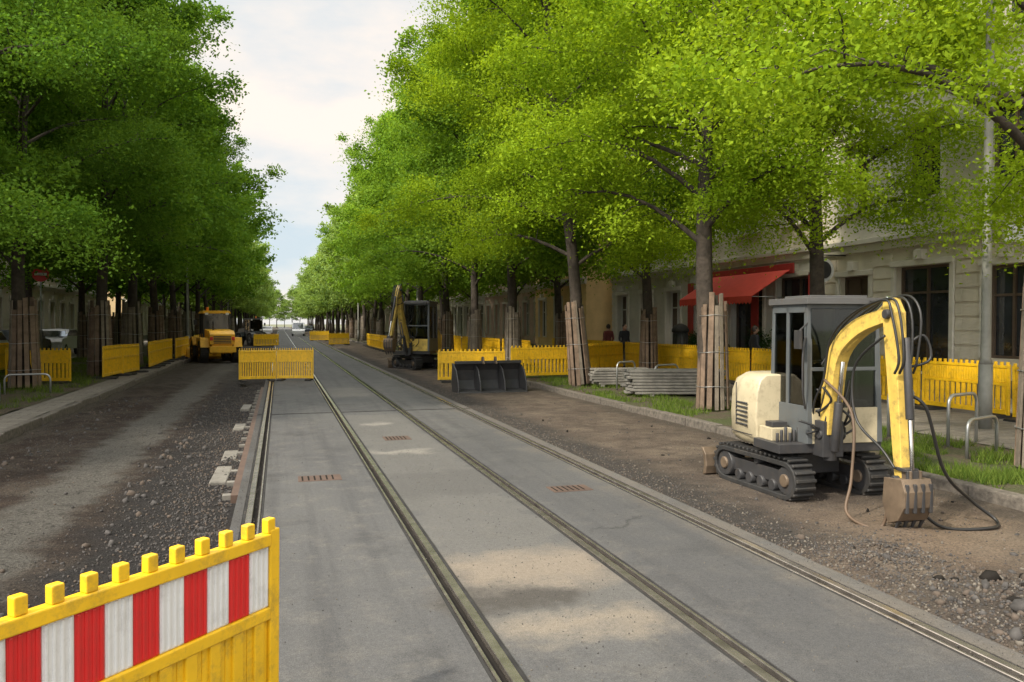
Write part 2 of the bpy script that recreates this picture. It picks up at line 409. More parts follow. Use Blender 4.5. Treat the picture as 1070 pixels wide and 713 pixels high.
# ------------------------------------------------------------------ gravel masses
def rocks(name, pts, sizes, mat, seed=0):
    rs = np.random.RandomState(seed)
    t = (1+5**.5)/2
    base = np.array([(-1,t,0),(1,t,0),(-1,-t,0),(1,-t,0),(0,-1,t),(0,1,t),(0,-1,-t),(0,1,-t),(t,0,-1),(t,0,1),(-t,0,-1),(-t,0,1)], float)/1.9
    F = np.array([(0,11,5),(0,5,1),(0,1,7),(0,7,10),(0,10,11),(1,5,9),(5,11,4),(11,10,2),(10,7,6),(7,1,8),(3,9,4),(3,4,2),(3,2,6),(3,6,8),(3,8,9),(4,9,5),(2,4,11),(6,2,10),(8,6,7),(9,8,1)])
    n = len(pts); V = np.repeat(base[None], n, 0)*(1+rs.uniform(-.34, .34, (n, 12, 3)))
    V *= rs.uniform(.5, 1.2, (n, 1, 3)); a = rs.uniform(0, 6.28, n); c, s = np.cos(a)[:, None], np.sin(a)[:, None]
    x = V[:, :, 0]*c-V[:, :, 1]*s; y = V[:, :, 0]*s+V[:, :, 1]*c; V[:, :, 0] = x; V[:, :, 1] = y
    V = V*np.array(sizes)[:, None, None]+np.array(pts)[:, None, :]
    FF = (F[None]+(np.arange(n)*12)[:, None, None]).reshape(-1, 3)
    me = bpy.data.meshes.new(name); me.vertices.add(n*12); me.vertices.foreach_set('co', V.reshape(-1))
    me.loops.add(len(FF)*3); me.loops.foreach_set('vertex_index', FF.reshape(-1).astype(np.int32))
    me.polygons.add(len(FF)); me.polygons.foreach_set('loop_start', np.arange(0, len(FF)*3, 3, dtype=np.int32)); me.polygons.foreach_set('loop_total', np.full(len(FF), 3, np.int32))
    me.update(calc_edges=True)
    for m in (mat if isinstance(mat, list) else [mat]): me.materials.append(m)
    if isinstance(mat, list): me.polygons.foreach_set('material_index', np.repeat(rs.randint(0, len(mat), n), 20).astype(np.int32))
    return mkobj(name, me)
def hL(x, y): return -.09+.05*hn(x, y)+lf(x, y)
def hR(x, y): return -.045+.026*hn(x, y)+rf(x, y)
M_stonel = pmat('light_stone', (.125, .11, .09), .95, var=.3)
pts = []; sz = []
for i in range(10000):
    x = -.5-abs(R.gauss(0, .5)); y = 2.5+26*R.random()**1.5
    if x < -4.2: continue
    s = R.uniform(.005, .016)*(1.6 if R.random() < .06 else 1); pts.append((x, y, hL(x, y)+s*.35)); sz.append(s)
for i in range(9000):
    x = R.uniform(-4.3, -.6); y = 2.5+20*R.random()**1.4
    if -2.75 < x < -1.9 and R.random() < .85: continue
    s = R.uniform(.004, .013)*(2.2 if R.random() < .03 else 1); pts.append((x, y, hL(x, y)+s*.3)); sz.append(s)
for i in range(260):
    x = R.choice([R.gauss(-3.5, .3), R.gauss(-1.5, .2)]); y = 4+18*R.random()
    if x < -4.2 or x > -.6: continue
    s = R.uniform(.02, .05); pts.append((x, y, hL(x, y)+s*.1)); sz.append(s)
rocks('gravel', pts, sz, [M_stone, M_stone, M_stoneb], 1)
pts = []; sz = []
for i in range(8000):
    x = 4.0+abs(R.gauss(0, .32)); y = 3+24*R.random()**1.4
    s = R.uniform(.004, .013); pts.append((x, y, hR(x, y)+s*.3)); sz.append(s)
for i in range(5000):
    x = R.uniform(4.1, 7.15); y = 2.5+16*R.random()**1.3
    s = R.uniform(.003, .010)*(2.2 if R.random() < .04 else 1); pts.append((x, y, hR(x, y)+s*.3)); sz.append(s)
for i in range(2600):
    x = R.gauss(4.85, .4); y = R.gauss(3.7, .5)
    if x < 4.02: continue
    s = R.choice([R.uniform(.005, .012)]*5+[R.uniform(.012, .03)]); pts.append((x, y, hR(x, y)+s*.2)); sz.append(s)
for i in range(1800):
    x = R.gauss(4.6, .25); y = R.gauss(5.1, .35)
    if x < 4.02: continue
    s = R.uniform(.004, .014); pts.append((x, y, hR(x, y)+s*.3)); sz.append(s)
rocks('gravel', pts, sz, [M_stone, M_stoneb, M_stone, M_stoneb, M_stone, M_stonel], 2)
pts = []; sz = []
for i in range(70):
    x = R.gauss(4.95, .4); y = R.gauss(3.7, .45)
    if x < 4.1: continue
    s = R.uniform(.025, .075); pts.append((x, y, hR(x, y)+s*.15)); sz.append(s)
for i in range(30):
    x = R.uniform(4.2, 7.0); y = R.uniform(4, 16); s = R.uniform(.02, .04); pts.append((x, y, hR(x, y)+s*.1)); sz.append(s)
rocks('asphalt_rubble', pts, sz, [M_stone, M_stone, M_groove, M_stoneb], 5)
pts = []; sz = []
for i in range(4500):
    x = R.choice([R.uniform(-.3, 3.9), R.gauss(3.9, .15), R.gauss(-.35, .1), R.gauss(1.8, .3)]); y = 2.5+12*R.random()**1.3; s = R.uniform(.002, .006)
    if -.42 < x < 3.95: pts.append((x, y, s*.4)); sz.append(s)
rocks('loose_grit', pts, sz, [M_stone, M_stonel], 3)
k = MB()
for (x, y, l, w) in ((-.72, 10.6, 1.1, .2), (-.70, 12.0, 1.0, .2), (-.72, 15.4, .8, .2), (-.74, 19.0, 1.0, .2)):
    k.box((x, y, -.115), (w, l, .1), 0, Matrix.Rotation(R.uniform(-.05, .05), 3, 'Z'))
k.obj('concrete_edge_blocks', [M_conc], bevel=.015)

# ------------------------------------------------------------------ grass
def grass(name, areas, n, seed, hmin=.05, hmax=.16, thr=-.12):
    rs = np.random.RandomState(seed); P = []
    for (x0, x1, y0, y1, w) in areas:
        m = int(n*w); p = np.stack([rs.uniform(x0, x1, m*2), y0+(y1-y0)*rs.uniform(0, 1, m*2)**1.3], 1)
        keep = [i for i in range(len(p)) if noise.noise((p[i, 0]*.9, p[i, 1]*.9, 2)) + .45*noise.noise((p[i, 0]*4, p[i, 1]*4, 7)) > thr][:m]
        P.append(p[keep])
    P = np.concatenate(P); n = len(P)
    h = rs.uniform(hmin, hmax, n); a = rs.uniform(0, 6.28, n); w = rs.uniform(.004, .009, n)
    lean = rs.normal(0, .4, (n, 2))*h[:, None]
    V = np.zeros((n, 3, 3)); z = .05
    V[:, 0, 0] = P[:, 0]-np.cos(a)*w; V[:, 0, 1] = P[:, 1]-np.sin(a)*w; V[:, 0, 2] = z
    V[:, 1, 0] = P[:, 0]+np.cos(a)*w; V[:, 1, 1] = P[:, 1]+np.sin(a)*w; V[:, 1, 2] = z
    V[:, 2, :2] = P+lean; V[:, 2, 2] = z+h
    me = bpy.data.meshes.new(name); me.vertices.add(n*3); me.vertices.foreach_set('co', V.reshape(-1))
    me.loops.add(n*3); me.loops.foreach_set('vertex_index', np.arange(n*3, dtype=np.int32))
    me.polygons.add(n); me.polygons.foreach_set('loop_start', np.arange(0, n*3, 3, dtype=np.int32)); me.polygons.foreach_set('loop_total', np.full(n, 3, np.int32))
    me.update(calc_edges=True)
    at = me.attributes.new('tint', 'FLOAT', 'FACE'); at.data.foreach_set('value', rs.uniform(0, 1, n).astype(np.float32))
    me.materials.append(M_grass); return mkobj(name, me)
grass('grass', [(7.4, 9.7, 5, 12, .5), (7.4, 9.6, 12, 32, .4), (7.4, 10.5, 30, 60, .1)], 40000, 1, .04, .17, .04)
grass('grass', [(-10, -5.3, 15, 45, 1.0)], 22000, 2, .06, .22, .0)

# ------------------------------------------------------------------ trees
def leaf_arrays(C, rad3, nper, rs, size, droop=.25):
    n = len(C)*nper; ci = np.repeat(np.arange(len(C)), nper)
    P = C[ci]+np.clip(rs.normal(0, .48, (n, 3)), -1.3, 1.3)*rad3[ci]
    hor = np.linalg.norm((P-C[ci])[:, :2], axis=1); P[:, 2] -= droop*hor**1.5
    nr = rs.normal(0, 1, (n, 3))*.8+np.array([0, 0, .8]); nr /= np.linalg.norm(nr, axis=1)[:, None]
    t = rs.normal(0, 1, (n, 3)); u = np.cross(nr, t); u /= np.linalg.norm(u, axis=1)[:, None]; v = np.cross(nr, u)
    s = rs.uniform(.6, 1.25, n)[:, None]*size
    V = np.stack([P-u*s, P+v*s*.62-u*s*.15, P+u*s-nr*s*.25, P-v*s*.62-u*s*.15], 1)
    ct = rs.uniform(0, 1, len(C))
    tint = np.clip(ct[ci]*.6+rs.uniform(0, .4, n), 0, 1)
    return V, tint
def make_tree(seed, nper=210, size=.085, H=16.5, RR=4.7, nlimb=30, z0=3.7):
    rs = np.random.RandomState(seed); rr = random.Random(seed)
    b = MB()
    top = H*.86; path = []; x = y = 0
    for i in range(12):
        t = i/11; path.append((x, y, top*t)); x += rr.uniform(-.12, .12); y += rr.uniform(-.12, .12)
    rad_t = [(.25 if i == 0 else .20)*(1-.82*i/11) for i in range(12)]
    b.tube(path, rad_t, 10, 0)
    def tp(z):
        f = min(.999, z/top)*11; i = int(f); f -= i; return Vector(path[i]).lerp(Vector(path[i+1]), f)
    C = []; CR = []
    for i in range(nlimb):
        t = i/(nlimb-1); z = z0-.3+(top-z0-.2)*t**1.05
        az = i*2.39996+rr.uniform(-.5, .5)
        prof = (max(0., math.sin(math.pi*min(1, t*.80+.24))))**.55
        ln = RR*prof*rr.uniform(.66, 1.16)
        el = rad(8+50*t+rr.uniform(-6, 14))
        p0 = tp(z); d = Vector((math.cos(az)*math.cos(el), math.sin(az)*math.cos(el), math.sin(el)))
        side = Vector((-d.y, d.x, 0)).normalized()
        pts = []; k = 6; wob = rr.uniform(-.25, .25)
        for j in range(k+1):
            f = j/k; pts.append(p0+d*ln*f+side*wob*math.sin(f*3)*ln*.3+Vector((0, 0, (.9*math.sin(f*2.1)-.75*f*f)*(1-t*.6))))
        r0 = .022+.045*(1-t)
        b.tube(pts, [r0*(1-.85*j/k) for j in range(k+1)], 6, 0, False)
        nsub = 8 if ln > 2.5 else 5
        for j in range(nsub):
            f = .25+.75*(j+.5)/nsub; idx = min(k-1, int(f*k)); q = pts[idx].lerp(pts[idx+1], f*k-idx)
            sl = rr.uniform(.5, 1.5)*(1.25-f*.6); sgn = 1 if j % 2 else -1
            sd = (d*rr.uniform(.2, .8)+side*sgn*rr.uniform(.6, 1.)+Vector((0, 0, rr.uniform(-.45, .6)))).normalized()
            mid = q+sd*sl*.5+Vector((0, 0, .08)); e = q+sd*sl-Vector((0, 0, rr.uniform(0, .25)))
            b.tube([q, mid, e], [.014, .010, .005], 4, 0, False)
            s = rr.uniform(.55, 1.05); C.append(e); CR.append((s, s, s*rr.uniform(.42, .75)))
            if rr.random() < .45:
                s = rr.uniform(.5, .9); C.append(mid+Vector((rr.uniform(-.3, .3), rr.uniform(-.3, .3), rr.uniform(-.1, .3)))); CR.append((s, s, s*.6))
        s = rr.uniform(.5, .9); C.append(pts[-1]); CR.append((s, s, s*.6))
        for _ in range(2):
            if rr.random() < .55:
                q = pts[-1]; e = q+(d+side*rr.uniform(-.6, .6)).normalized()*rr.uniform(.5, 1.2)+Vector((0, 0, rr.uniform(-.6, .3)))
                b.tube([q, (q+e)/2+Vector((0, 0, .05)), e], [.01, .007, .003], 4, 0, False); C.append(e); CR.append((.4, .4, .3))
    for i in range(18):
        a = rr.uniform(0, 6.28); q = rr.uniform(0, 1.5); C.append(tp(top)+Vector((math.cos(a)*q, math.sin(a)*q, rr.uniform(-1.2, H-top-q*.8)))); s = rr.uniform(.5, .85); CR.append((s, s, s*.8))
    C = np.array([tuple(c) for c in C]); CR = np.array(CR)
    V, tint = leaf_arrays(C, CR, nper, rs, size)
    nv0 = len(b.v); nl = len(V)
    me = bpy.data.meshes.new('linden_tree')
    bv = np.array([tuple(v) for v in b.v], float)
    allv = np.concatenate([bv, V.reshape(-1, 3)])
    me.vertices.add(len(allv)); me.vertices.foreach_set('co', allv.reshape(-1))
    tot = [len(f) for f in b.f]+[4]*nl
    li = np.concatenate([np.array([i for f in b.f for i in f]), np.arange(nl*4)+nv0]).astype(np.int32)
    me.loops.add(len(li)); me.loops.foreach_set('vertex_index', li)
    tot = np.array(tot, np.int32); st = np.concatenate([[0], np.cumsum(tot)[:-1]]).astype(np.int32)
    me.polygons.add(len(tot)); me.polygons.foreach_set('loop_start', st); me.polygons.foreach_set('loop_total', tot)
    me.polygons.foreach_set('material_index', np.concatenate([np.zeros(len(b.f)), np.ones(nl)]).astype(np.int32))
    me.polygons.foreach_set('use_smooth', np.concatenate([np.ones(len(b.f)), np.zeros(nl)]).astype(bool))
    me.update(calc_edges=True)
    at = me.attributes.new('tint', 'FLOAT', 'FACE'); at.data.foreach_set('value', np.concatenate([np.zeros(len(b.f)), tint]).astype(np.float32))
    me.materials.append(M_bark); me.materials.append(M_leafM)
    return me
T = [make_tree(11, 520, .039), make_tree(23, 520, .039), make_tree(37, 180, .072), make_tree(51, 180, .072), make_tree(64, 42, .145), make_tree(75, 42, .145), make_tree(86, 42, .145)]
def wrapmesh(seed, mat):
    rr = random.Random(seed); w = MB(); n = 14
    for i in range(n):
        a = 2*math.pi*i/n+rr.uniform(-.07, .07); h = rr.uniform(2.0, 2.45); r0 = .33; r1 = .26
        p0 = (math.cos(a)*r0, math.sin(a)*r0, rr.uniform(0, .06)); a2 = a+rr.uniform(-.1, .1)
        p1 = (math.cos(a2)*r1, math.sin(a2)*r1, h)
        d = Vector(p1)-Vector(p0); mid = (Vector(p0)+Vector(p1))/2
        m = Matrix.Rotation(a, 3, 'Z'); tilt = Vector((0, 0, 1)).rotation_difference(d.normalized()).to_matrix()
        w.box(mid, (.024, rr.uniform(.07, .12), d.length), rr.choice([0, 0, 2]), tilt @ m)
    for z in (.5, 1.2, 1.95):
        ring = [(math.cos(t*2*math.pi/20)*(.355-.03*z), math.sin(t*2*math.pi/20)*(.355-.03*z), z+.01*math.sin(t)) for t in range(21)]
        w.tube(ring, .006, 5, 1)
    return w.mesh('trunk_protection_boards', [mat, M_steel, M_plankg])
WR = [wrapmesh(1, M_plank), wrapmesh(2, M_plankg), wrapmesh(3, M_plank)]
def tree(x, y, v, mat, rz=None, sc=1., wrap=True, lean=0., z=.06, ws=1.):
    o = mkobj('linden_tree', T[v], None, loc=(x, y, z), rz=R.uniform(0, 6.28) if rz is None else rz)
    o.scale = (sc, sc, sc)
    if lean: o.rotation_euler = (0, lean, 0)
    if mat:
        o.material_slots[1].link = 'OBJECT'; o.material_slots[1].material = mat
    if wrap:
        w = mkobj('trunk_protection_boards', WR[R.randrange(3)], o); w.rotation_euler[2] = R.uniform(0, 6); w.scale = (ws, ws, 1+(ws-1)*.3)
    return o
tree(8.98, 7.3, 0, M_leafB, 1.0)
tree(8.55, 14.3, 1, M_leafB, 2.2)
tree(8.35, 21.2, 0, M_leafB, 0, lean=-.09)
tree(8.4, 28.2, 2, M_leafM, 4.0)
tree(8.3, 33.8, 3, M_leafM, 5.0)
y = 40.5
while y < 250:
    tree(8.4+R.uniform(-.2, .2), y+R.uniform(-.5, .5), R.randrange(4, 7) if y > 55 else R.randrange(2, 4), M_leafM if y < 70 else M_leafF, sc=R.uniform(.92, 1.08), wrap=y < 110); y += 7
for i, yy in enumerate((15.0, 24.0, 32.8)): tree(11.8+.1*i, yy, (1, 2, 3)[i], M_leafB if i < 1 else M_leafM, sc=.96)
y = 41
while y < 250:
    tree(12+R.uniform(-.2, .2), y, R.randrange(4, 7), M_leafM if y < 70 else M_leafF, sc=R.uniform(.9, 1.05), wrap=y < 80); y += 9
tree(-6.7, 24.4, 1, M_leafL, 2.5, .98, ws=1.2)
tree(-5.8, 29.3, 2, M_leafL, 1.0, ws=1.2)
y = 35.5
while y < 250:
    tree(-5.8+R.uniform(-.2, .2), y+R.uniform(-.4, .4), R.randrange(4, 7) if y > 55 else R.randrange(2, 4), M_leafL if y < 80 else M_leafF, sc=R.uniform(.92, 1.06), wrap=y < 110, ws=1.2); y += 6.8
tree(-7.1, 16.5, 0, M_leafL, .3)
y = 20
while y < 240:
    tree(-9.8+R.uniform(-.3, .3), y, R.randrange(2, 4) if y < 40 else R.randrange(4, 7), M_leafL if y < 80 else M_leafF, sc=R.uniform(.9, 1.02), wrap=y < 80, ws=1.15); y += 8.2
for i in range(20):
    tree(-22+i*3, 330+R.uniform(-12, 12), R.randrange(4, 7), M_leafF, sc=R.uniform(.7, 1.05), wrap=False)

# ------------------------------------------------------------------ buildings
def wallmat(name, c): return pmat(name, c, .9, var=.14, scale=1.2, bump=.15, bscale=50)
M_frame = pmat('window_frame_white', (.6, .59, .55), .5, var=.05)
M_framed = pmat('window_frame_dark', (.10, .07, .05), .5, var=.1)
M_trim = pmat('stucco_trim', (.60, .56, .48), .85, var=.1, scale=2, bump=.1)
M_roof = pmat('roof_tiles', (.16, .075, .05), .85, var=.25, scale=6, bump=.4, bscale=12)
M_awn = pmat('awning_red_cloth', (.62, .07, .045), .8, var=.08)
M_redp = pmat('red_shopfront_paint', (.36, .035, .03), .55, var=.1)
M_curt = pmat('curtain', (.45, .42, .38), .9, var=.1)
def building(name, X, s, y0, y1, wall, wall2, floors=3, gh=4.3, fh=3.6, bay=2.6, gkind='shop', roof=M_roof, trim=M_trim, seed=0, frame=M_frame):
    rr = random.Random(seed); root = empty(name, (X, y0, .05)); W = y1-y0; nb = max(2, round(W/bay)); bw = W/nb
    wl = MB(); wn = MB(); tr = MB()
    def BB(mb, d0, d1, a, b, c, d, mi=0):
        xa, xb = sorted((s*d0, s*d1)); mb.b2(xa, xb, a, b, c, d, mi)
    H = gh+fh*floors
    BB(wl, -12, -.32, 0.01, W-.01, 0, H, 0)
    for fl in range(floors+1):
        z0 = 0 if fl == 0 else gh+(fl-1)*fh; z1 = gh if fl == 0 else z0+fh
        for i in range(nb):
            a = i*bw; b = a+bw
            if fl == 0:
                kind = gkind if isinstance(gkind, str) else gkind[i % len(gkind)]
                if kind == 'shop': ww, wz0, wz1 = bw*.72, .5, 3.35
                elif kind == 'door': ww, wz0, wz1 = 1.25, .0, 3.2
                else: ww, wz0, wz1 = 1.2, .95, 3.2
            else: kind = 'win'; ww, wz0, wz1 = 1.15, .85, 2.85
            c = (a+b)/2; wa, wb = c-ww/2, c+ww/2; wi = 1 if fl == 0 else 0
            BB(wl, -.32, 0, a, wa, z0, z1, wi); BB(wl, -.32, 0, wb, b, z0, z1, wi)
            BB(wl, -.32, 0, wa, wb, z0+wz1, z1, wi)
            if wz0 > 0: BB(wl, -.32, 0, wa, wb, z0, z0+wz0, wi)
            BB(wn, -.26, -.24, wa, wb, z0+wz0, z0+wz1, 3 if (kind == 'door') else 0)
            if kind == 'win' and rr.random() < .6:
                cw = ww*rr.uniform(.2, .32)
                BB(wn, -.236, -.232, wa+.06, wa+.06+cw, z0+wz0+.05, z0+wz1-.05, 2); BB(wn, -.236, -.232, wb-.06-cw, wb-.06, z0+wz0+.05, z0+wz1-.05, 2)
            f = .07
            for (p, q, u, v) in ((wa, wa+f, z0+wz0, z0+wz1), (wb-f, wb, z0+wz0, z0+wz1), (wa+f, wb-f, z0+wz0, z0+wz0+f), (wa+f, wb-f, z0+wz1-f, z0+wz1), (c-.03, c+.03, z0+wz0+f, z0+wz1-f)):
                BB(wn, -.23, -.16, p, q, u, v, 1)
            BB(wn, -.23, -.17, wa+f, c-.03, z0+wz1-.75, z0+wz1-.69, 1); BB(wn, -.23, -.17, c+.03, wb-f, z0+wz1-.75, z0+wz1-.69, 1)
            if fl > 0:
                BB(tr, .003, .06, wa-.16, wa-.002, z0+wz0, z0+wz1, 0); BB(tr, .003, .06, wb+.002, wb+.16, z0+wz0, z0+wz1, 0)
                BB(tr, .003, .12, wa-.22, wb+.22, z0+wz1+.002, z0+wz1+.18, 0); BB(tr, .003, .2, wa-.28, wb+.28, z0+wz1+.182, z0+wz1+.26, 0)
                BB(tr, .003, .14, wa-.2, wb+.2, z0+wz0-.12, z0+wz0-.002, 0)
            else:
                BB(tr, .003, .09, wa-.14, wa-.002, z0+max(wz0, .02), z0+wz1, 0); BB(tr, .003, .09, wb+.002, wb+.14, z0+max(wz0, .02), z0+wz1, 0)
                BB(tr, .003, .13, wa-.14, wb+.14, z0+wz1+.002, z0+wz1+.16, 0); BB(tr, .003, .2, c-.14, c+.14, z0+wz1+.162, z0+wz1+.42, 0)
                zz = .55
                while zz < gh-.5:
                    BB(wl, .002, .045, a+.002, wa-.16, zz, zz+.30, 1); BB(wl, .002, .045, wb+.16, b-.002, zz, zz+.30, 1); zz += .36
        if fl == 0:
            BB(tr, .004, .14, -.02, W+.02, gh-.42, gh-.2, 0); BB(tr, .004, .26, -.02, W+.02, gh-.198, gh-.05, 0)
            BB(tr, .004, .05, 0, W, .0, .45, 1)
    BB(tr, .004, .2, 0, W, H-.45, H-.25, 0); BB(tr, .004, .45, 0, W, H-.248, H-.02, 0)
    rf_ = MB()
    poly = [(s*.4, H), (-s*1.2, H+2.6), (-s*6, H+3.6), (-s*10.8, H+2.6), (-s*12, H)]
    rf_.prism(poly, 0, W, 0, 'y')
    for i in range(0, nb, 2):
        c = (i+.5)*bw
        xa, xb = sorted((s*-.2, s*-1.6)); rf_.b2(xa, xb, c-.6, c+.6, H+.5, H+2.0, 1)
        xa, xb = sorted((s*-.19, s*-.15)); rf_.b2(xa, xb, c-.4, c+.4, H+.7, H+1.8, 2)
    wl.obj('walls', [wall, wall2], root); wn.obj('windows', [M_win, frame, M_curt, M_framed], root)
    tr.obj('cornices', [trim, M_conc], root, bevel=.01, seg=1); rf_.obj('roof', [roof, trim, M_win], root)
    return root
W_beige = wallmat('stucco_beige', (.62, .55, .43)); W_grey = wallmat('stucco_grey', (.56, .52, .44)); W_yel = wallmat('stucco_yellow', (.76, .55, .26))
W_pink = wallmat('stucco_pink', (.62, .46, .39)); W_white = wallmat('stucco_white', (.68, .66, .60)); W_ochre = wallmat('stucco_ochre', (.62, .46, .26))
W_gf = wallmat('stone_ground_floor', (.62, .56, .45))
XR = 16.5
building('townhouse', XR, -1, -6, 7.9, W_beige, W_gf, gkind=['win', 'door'], seed=1)
building('townhouse', XR, -1, 8, 20.9, W_grey, W_gf, gkind=['win', 'door', 'win', 'shop', 'door'], seed=2, frame=M_framed)
building('townhouse', XR, -1, 21, 29.4, W_beige, W_white, gkind=['shop', 'shop', 'door'], seed=3, frame=M_framed)
building('townhouse', XR, -1, 29.5, 37.4, W_grey, W_grey, gkind=['door', 'win'], seed=4)
building('townhouse', XR-1, -1, 38.5, 47, W_yel, W_yel, gkind='win', seed=5)
building('townhouse', XR-.4, -1, 47.1, 62, W_pink, W_pink, gkind='win', seed=6)
building('townhouse', XR-.4, -1, 62.1, 80, W_pink, W_white, gkind='shop', seed=7)
building('townhouse', XR-.4, -1, 80.1, 105, W_white, W_gf, gkind='win', seed=8)
building('townhouse', XR-.4, -1, 105.1, 140, W_ochre, W_gf, gkind='win', seed=9)
building('townhouse', XR-.4, -1, 140.1, 200, W_beige, W_gf, gkind='win', seed=10)
cols = [(W_white, W_white), (W_pink, W_white), (W_beige, W_gf), (W_white, W_gf), (W_ochre, W_gf), (W_grey, W_gf)]
y = 6
for i in range(9):
    w = 15+3*(i % 3); building('townhouse', -14.5, 1, y, y+w-.1, *cols[i % 6], gkind=['win', 'win', 'door'], seed=20+i, floors=2); y += w
    if i == 3: y += 10

a = MB(); z0, z1 = 3.75, 2.75
y0, y1 = 22.4, 27.2
a.add([(XR-.06, y0, z0), (XR-.06, y1, z0), (XR-1.7, y1, z1), (XR-1.7, y0, z1), (XR-.06, y0, z0-.03), (XR-.06, y1, z0-.03), (XR-1.7, y1, z1-.03), (XR-1.7, y0, z1-.03)],
      [(0,1,2,3),(4,7,6,5),(0,3,7,4),(1,5,6,2),(3,2,6,7),(0,4,5,1)], 0)
n = 24
for i in range(n):
    w = (y1-y0)/n; yy = y0+i*w
    a.prism([(yy+.005, z1-.03), (yy+w-.005, z1-.03), (yy+w-.005, z1-.2), (yy+w/2, z1-.27), (yy+.005, z1-.2)], XR-1.715, XR-1.70, 0, 'x')
for yy in (y0+.05, y1-.05): a.cyl((XR-.06, yy, 2.7), (XR-1.65, yy, z1-.02), .015, 8, 1)
a.obj('shop_awning', [M_awn, M_steel])
a = MB()
for yy in (21.4, 24.6, 27.6, 29.2): a.b2(XR-.13, XR-.095, yy-.22, yy+.22, .1, 3.5, 0)
a.b2(XR-.26, XR-.21, 22.2, 28.4, 3.5, 3.84, 0)
a.obj('red_shopfront_panels', [M_redp], bevel=.01)
a = MB(); a.cyl((XR-.8, 20.0, 3.45), (XR-.8, 20.06, 3.45), .36, 28, 0); a.cyl((XR-.8, 19.985, 3.45), (XR-.8, 20.075, 3.45), .26, 28, 1); a.cyl((XR, 20.03, 3.9), (XR-1.2, 20.03, 3.9), .02, 8, 1); a.cyl((XR-.8, 20.03, 3.8), (XR-.8, 20.03, 3.9), .01, 6, 1)
a.obj('hanging_shop_sign', [M_wht, M_dark])
a = MB(); a.b2(XR-.75, XR-.15, 13.9, 13.98, 3.7, 4.1, 0); a.b2(XR-.15, XR, 13.92, 13.96, 3.85, 3.92, 1)
a.obj('projecting_shop_sign', [M_wht, M_dark], bevel=.01)

# ------------------------------------------------------------------ barriers
def barrier_mesh(striped):
    b = MB()
    for x in (.03, 1.97): b.b2(x-.03, x+.03, -.022, .022, .06, 1.0, 0)
    b.b2(.06, 1.94, -.028, .028, .93, .985, 0)
    nt = 16; sp = 1.90/(nt-1)
    for i in range(nt): b.b2(.05+i*sp-.024, .05+i*sp+.024, -.020, .020, .985, 1.05, 0)
    if striped:
        n = 16; w = 1.88/n
        for i in range(n):
            x = .06+i*w; mi = 1 if i % 2 == 0 else 2
            b.b2(x, x+w, -.012, .012, .655, .93, mi)
            for k in range(4):
                xx = x+(k+.5)*w/4; b.b2(xx-.009, xx+.009, -.0165, .0165, .66, .925, mi)
    else:
        b.b2(.06, 1.94, -.012, .012, .655, .93, 0)
        for i in range(32):
            xx = .06+(i+.5)*1.88/32; b.b2(xx-.012, xx+.012, -.019, .019, .665, .92, 0)
    b.b2(.06, 1.94, -.026, .026, .60, .655, 0)
    n = 15
    for i in range(n):
        xx = .06+(i+.5)*1.88/n
        if striped: b.b2(xx-.062, xx+.062, -.006, .006, .16, .60, 0); b.b2(xx-.03, xx+.03, -.02, .02, .16, .60, 0)
        else: b.b2(xx-.045, xx+.045, -.012, .012, .16, .60, 0); b.b2(xx-.014, xx+.014, -.022, .022, .16, .60, 0)
    b.b2(.06, 1.94, -.026, .026, .07, .16, 0)
    for x in (.25, 1.75):
        b.b2(x-.05, x+.05, -.02, .02, .02, .07, 3)
        b.prism([(x-.16, 0), (x+.16, 0), (x+.14, .06), (x-.14, .06)], -.36, .36, 3, 'y')
    return b.mesh('construction_barrier', [M_yel, M_red, M_wht, M_blk])
BS, BY = barrier_mesh(True), barrier_mesh(False)
def barrier(p0, p1, z=.0, striped=False, tilt=0.):
    p0 = Vector(p0); p1 = Vector(p1); d = p1-p0
    o = mkobj('construction_barrier', BS if striped else BY, None, .006 if striped else .004, 2 if striped else 1, (p0.x, p0.y, z), math.atan2(d.y, d.x)); o.scale[0] = d.length/2.0
    o.rotation_euler[0] = tilt if tilt else R.uniform(-.04, .04); o.rotation_euler[1] = 0 if striped else R.uniform(-.01, .01)
    return o
barrier((-1.36, 2.28), (-.03, 3.70), -.07, True, tilt=.015)
barrier((-1.25, 26.3), (-.12, 26.45), 0.0); barrier((-.10, 26.4), (1.05, 26.2), 0.0)
def run(pts, z=.06, j=.05):
    for a, b in zip(pts[:-1], pts[1:]):
        a = Vector(a); b = Vector(b); d = b-a; n = max(1, round(d.length/2.04))
        for i in range(n):
            q0 = a+d*(i/n); q1 = a+d*((i+.985)/n); o = Vector((R.uniform(-j, j), R.uniform(-j, j)))
            barrier(q0+o, q1+o, z)
run([(4.9, 24.9), (7.1, 24.6)], -.04); run([(7.2, 24.4), (9.2, 24.3), (12.6, 27.6)], .07)
run([(12.9, 5), (12.95, 28)], .08)
run([(12.9, 28.5), (12.7, 36)], .08); run([(9.9, 31), (9.9, 60)], .08, .1)
run([(4.1, 69), (5.9, 69.5)], -.04); run([(3.0, 85), (5.0, 85)], 0)
run([(-7.7, 26.3), (-5.9, 26.1)], .07); run([(-5.4, 27.6), (-5.0, 31.6)], .07); run([(-5.0, 33.5), (-4.9, 47)], .07, .1); run([(-4.9, 50), (-4.9, 66)], .07, .1)
run([(-2.0, 68), (0, 69)], -.08)
run([(6.9, 52), (6.9, 66)], -.04, .1)
run([(-9.8, 21), (-9.8, 34)], .08, .1)

